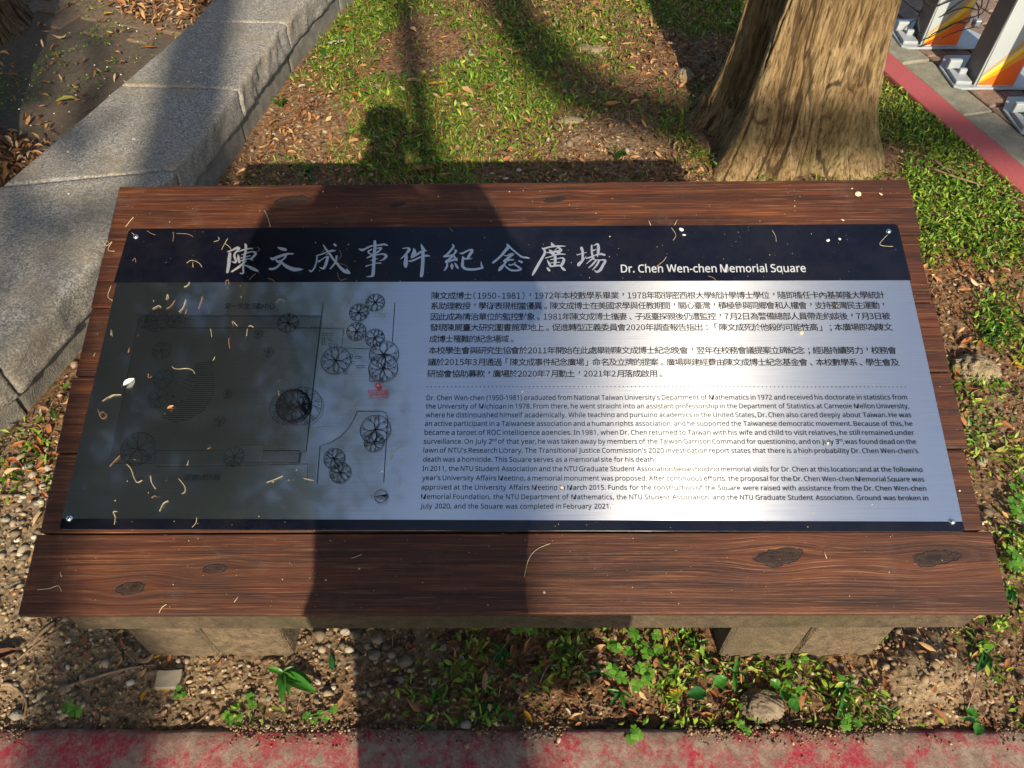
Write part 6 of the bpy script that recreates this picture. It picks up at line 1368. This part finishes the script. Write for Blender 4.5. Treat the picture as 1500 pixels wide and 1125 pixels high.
for (px, py, w_, me, lab, onp) in ((1257, 284, 11, CH, 'largest cream bird dropping on the top plank', 0), (1290, 284, 7, CH, 'tall cream bird dropping on the top plank near its right end', 0), (1234, 322, 6, CH, 'small cream dropping above the plaque edge', 0), (1248, 276, 4, CH, 'tiny cream spot above the largest dropping', 0), (998, 336, 8, CW, 'white chip on the top edge of the heading', 1), (1002, 344, 6, CW, 'second white chip just below the first on the heading', 1),
        (1213, 352, 6, CW, 'white speckled chip on the navy heading', 1), (1230, 350, 5, CW, 'smaller white chip right of the speckled one', 1), (1174, 487, 7, CH, 'amber seed on the steel by the Chinese text', 1), (823, 714, 5, CH, 'dark amber seed on the English text', 1), (1213, 649, 5, CH, 'tiny orange seed by the date in the English text', 1), (1040, 447, 4, CH, 'tiny red brown seed in the Chinese text', 1),
        (560, 690, 4, CW, 'tiny white speck right of the lower map trees', 1), (1440, 767, 4, CW, 'white speck on the fifth plank end', 0)):
    s = abs(bp(px + w_ / 2, py)[0] - bp(px - w_ / 2, py)[0]); o = obj('dropping' if me is CH else 'chip', me, None, bw(px, py, (PH if onp else 0) + s * .12), (.31, 0, px)); o.scale = (s, s * .8, s * .35)
    setp(o, lab, 'dropping' if me is CH else 'chip')
pt = obj('petal', leaf_mesh('petal', M['white'], 31, 1, .45, .5, .3), None, bw(189, 560, PH + .003), (.31, 0, R(48))); pt.scale = (.020,) * 3; setp(pt, 'white curled petal on the left map border', 'petal')
fb_ = obj('floret', leaf_mesh('petal', M['orange'], 33, 1, .5, .5, .6), None, bw(250, 597, PH + .003), (.31, 0, R(40))); fb_.scale = (.011,) * 3; setp(fb_, 'orange shrivelled floret by the round map trees', 'floret')
# dust and pollen grains: countless
r = np.random.default_rng(200); n = 900; gxx = r.uniform(-.74, .74, n); gyy = r.uniform(.01, .78, n); bm = bmesh.new(); bmesh.ops.create_icosphere(bm, subdivisions=1, radius=1); I = np.array([v.co[:] for v in bm.verts]); Fi = np.array([[v.index for v in f.verts] for f in bm.faces]); bm.free()
inpl = (gyy > seam_y[1]) & (gyy < bp(700, 333)[1]) & (np.abs(gxx) < .64); sz = r.lognormal(0, .5, n) * .00045
V = I[None] * sz[:, None, None] * [1, 1, .5] + np.stack([gxx, gyy, np.where(inpl, PH, .0) + .0006], 1)[:, None, :]
Fq = (Fi[None] + (np.arange(n) * len(I))[:, None, None]).reshape(-1, 3); po = obj('pollen_grains', mesh('pollen_grains', V.reshape(-1, 3), Fq, M['thread'], True), None, BP0, BROT); setp(po, kind='stuff')

# ------------------------------------------------------------------ the photographer
per = empty('person', (0, -.27, 0), 'person in shirt and dark trousers holding a phone over the board', 'person')
def skin_obj(name, verts, edges, radii, mat, root=0, sub=2):
    m = bpy.data.meshes.new(name); m.from_pydata([(x, y + .27, z) for x, y, z in verts], edges, []); m.materials.append(M[mat]); o = obj(name, m, per)
    mo = o.modifiers.new('skin', 'SKIN'); mo.use_smooth_shade = True
    for i, rr_ in enumerate(radii):
        sv = m.skin_vertices[0].data[i]; sv.radius = (rr_, rr_) if isinstance(rr_, (int, float)) else rr_; sv.use_root = (i == root)
    ss = o.modifiers.new('sub', 'SUBSURF'); ss.levels = sub; ss.render_levels = sub; return o
PX = -.02
bv = [(PX, -.30, .94), (PX, -.31, 1.10), (PX, -.30, 1.28), (PX, -.28, 1.44), (PX, -.26, 1.53), (PX + .01, -.235, 1.62), (PX + .01, -.225, 1.70), (PX + .01, -.215, 1.755)]
br = [(.145, .105), (.135, .10), (.165, .11), (.13, .085), .052, (.078, .092), (.082, .098), (.055, .065)]
be = [(i, i + 1) for i in range(7)]
for s in (-1, 1):
    b0 = len(bv); bv += [(PX + s * .165, -.27, 1.44), (PX + s * .235, -.17, 1.25), (s * .135, -.075, 1.405), (s * .098, -.045, 1.470)]; br += [.058, .042, .033, (.030, .020)]; be += [(3, b0), (b0, b0 + 1), (b0 + 1, b0 + 2), (b0 + 2, b0 + 3)]
    for k in range(4):
        q = len(bv); bv += [(s * .085, -.040 - k * .004, 1.500 - .018 * k + .01), (s * .072, -.030 - k * .003, 1.512 - .018 * k + .01), (s * .058, -.028, 1.508 - .018 * k + .01)]; br += [.010, .009, .008]; be += [(b0 + 3, q), (q, q + 1), (q + 1, q + 2)]
    q = len(bv); bv += [(s * .078, -.060, 1.475), (s * .055, -.052, 1.490)]; br += [.011, .009]; be += [(b0 + 3, q), (q, q + 1)]
    b1 = len(bv); bv += [(PX + s * .085, -.30, .86), (PX + s * .076, -.27, .50), (PX + s * .076, -.30, .09), (PX + s * .08, -.30, .045), (PX + s * .095, -.17, .03)]; br += [.088, .058, .042, .040, .030]; be += [(0, b1), (b1, b1 + 1), (b1 + 1, b1 + 2), (b1 + 2, b1 + 3), (b1 + 3, b1 + 4)]
skin_obj('body', bv, be, br, 'skin')
sv_ = [(PX, -.30, .90), (PX, -.31, 1.10), (PX, -.30, 1.28), (PX, -.28, 1.455)]; sr = [(.165, .13), (.15, .12), (.185, .13), (.145, .10)]; se = [(0, 1), (1, 2), (2, 3)]
for s in (-1, 1): q = len(sv_); sv_ += [(PX + s * .172, -.27, 1.45), (PX + s * .215, -.205, 1.32)]; sr += [.075, .064]; se += [(3, q), (q, q + 1)]
skin_obj('shirt', sv_, se, sr, 'shirt')
tv = [(PX, -.30, .96)]; tr_ = [(.155, .118)]; te = []
for s in (-1, 1): q = len(tv); tv += [(PX + s * .085, -.30, .84), (PX + s * .076, -.27, .50), (PX + s * .076, -.30, .08)]; tr_ += [.105, .088, .082]; te += [(0, q), (q, q + 1), (q + 1, q + 2)]
skin_obj('trousers', tv, te, tr_, 'jeans')
skin_obj('hair', [(PX + .01, -.27, 1.64), (PX + .01, -.245, 1.72), (PX + .01, -.225, 1.765)], [(0, 1), (1, 2)], [(.075, .07), (.092, .095), (.07, .075)], 'hair', sub=2)
for s in (-1, 1):
    skin_obj('shoe', [(PX + s * .08, -.34, .045), (PX + s * .085, -.25, .045), (PX + s * .095, -.16, .032)], [(0, 1), (1, 2)], [.046, .048, .040], 'darkmetal', sub=2)
    bm = bmesh.new(); bmesh.ops.create_uvsphere(bm, u_segments=10, v_segments=8, radius=1)
    for v in bm.verts: v.co = Vector((v.co.x * .011 + PX + .01 + s * .088, v.co.y * .016 + .04, v.co.z * .03 + 1.655))
    obj('ear', bm_mesh('ear', bm, M['skin'], True), per)
    bm = bmesh.new(); bmesh.ops.create_uvsphere(bm, u_segments=10, v_segments=8, radius=.013)
    bmesh.ops.translate(bm, verts=bm.verts[:], vec=(PX + .01 + s * .032, .27 - .148, 1.662)); obj('eye', bm_mesh('eye', bm, M['white'], True), per)
bm = bmesh.new(); bmesh.ops.create_cone(bm, segments=8, radius1=.016, radius2=.006, depth=.045, cap_ends=True); bmesh.ops.translate(bm, verts=bm.verts[:], vec=(PX + .01, .27 - .128, 1.635)); obj('nose', bm_mesh('nose', bm, M['skin'], True), per)
bag = empty('shadow_bag', (.155, -.30, .42), 'added unseen dark bag at the right hip of the person, shading the front ground', 'bag')  # added out of view so its shadow darkens the ground beside the legs
bm = box_bm(-.14, .14, .08, .16, 0, .36, .03, 3); obj('pouch', bm_mesh('pouch', bm, M['jeans'], True), bag)
v, f = tube_np(smooth_pts([(-.10, .12, .35), (-.135, .01, .7), (-.12, .03, 1.04), (-.12, .0, 1.05), (-.12, -.05, .7), (-.06, .10, .35)], 5), .012, 8); obj('strap', mesh('strap', v, f, M['jeans'], True), bag)
ph = empty('phone', (0, -.012, 1.4945), 'dark phone held level over the board by the person taking the photo', 'phone', None, (R(40), 0, 0))
obj('casing', bm_mesh('casing', box_bm(-.078, .078, -.055, .022, .004, .012, .004, 3), M['phone'], True), ph)
obj('lens_ring', bm_mesh('lens_ring', box_bm(.016, .03, -.008, .008, .0, .0038, .002, 2), M['darkmetal']), ph)
# shrubs and far ground keep the place closed when seen from the side
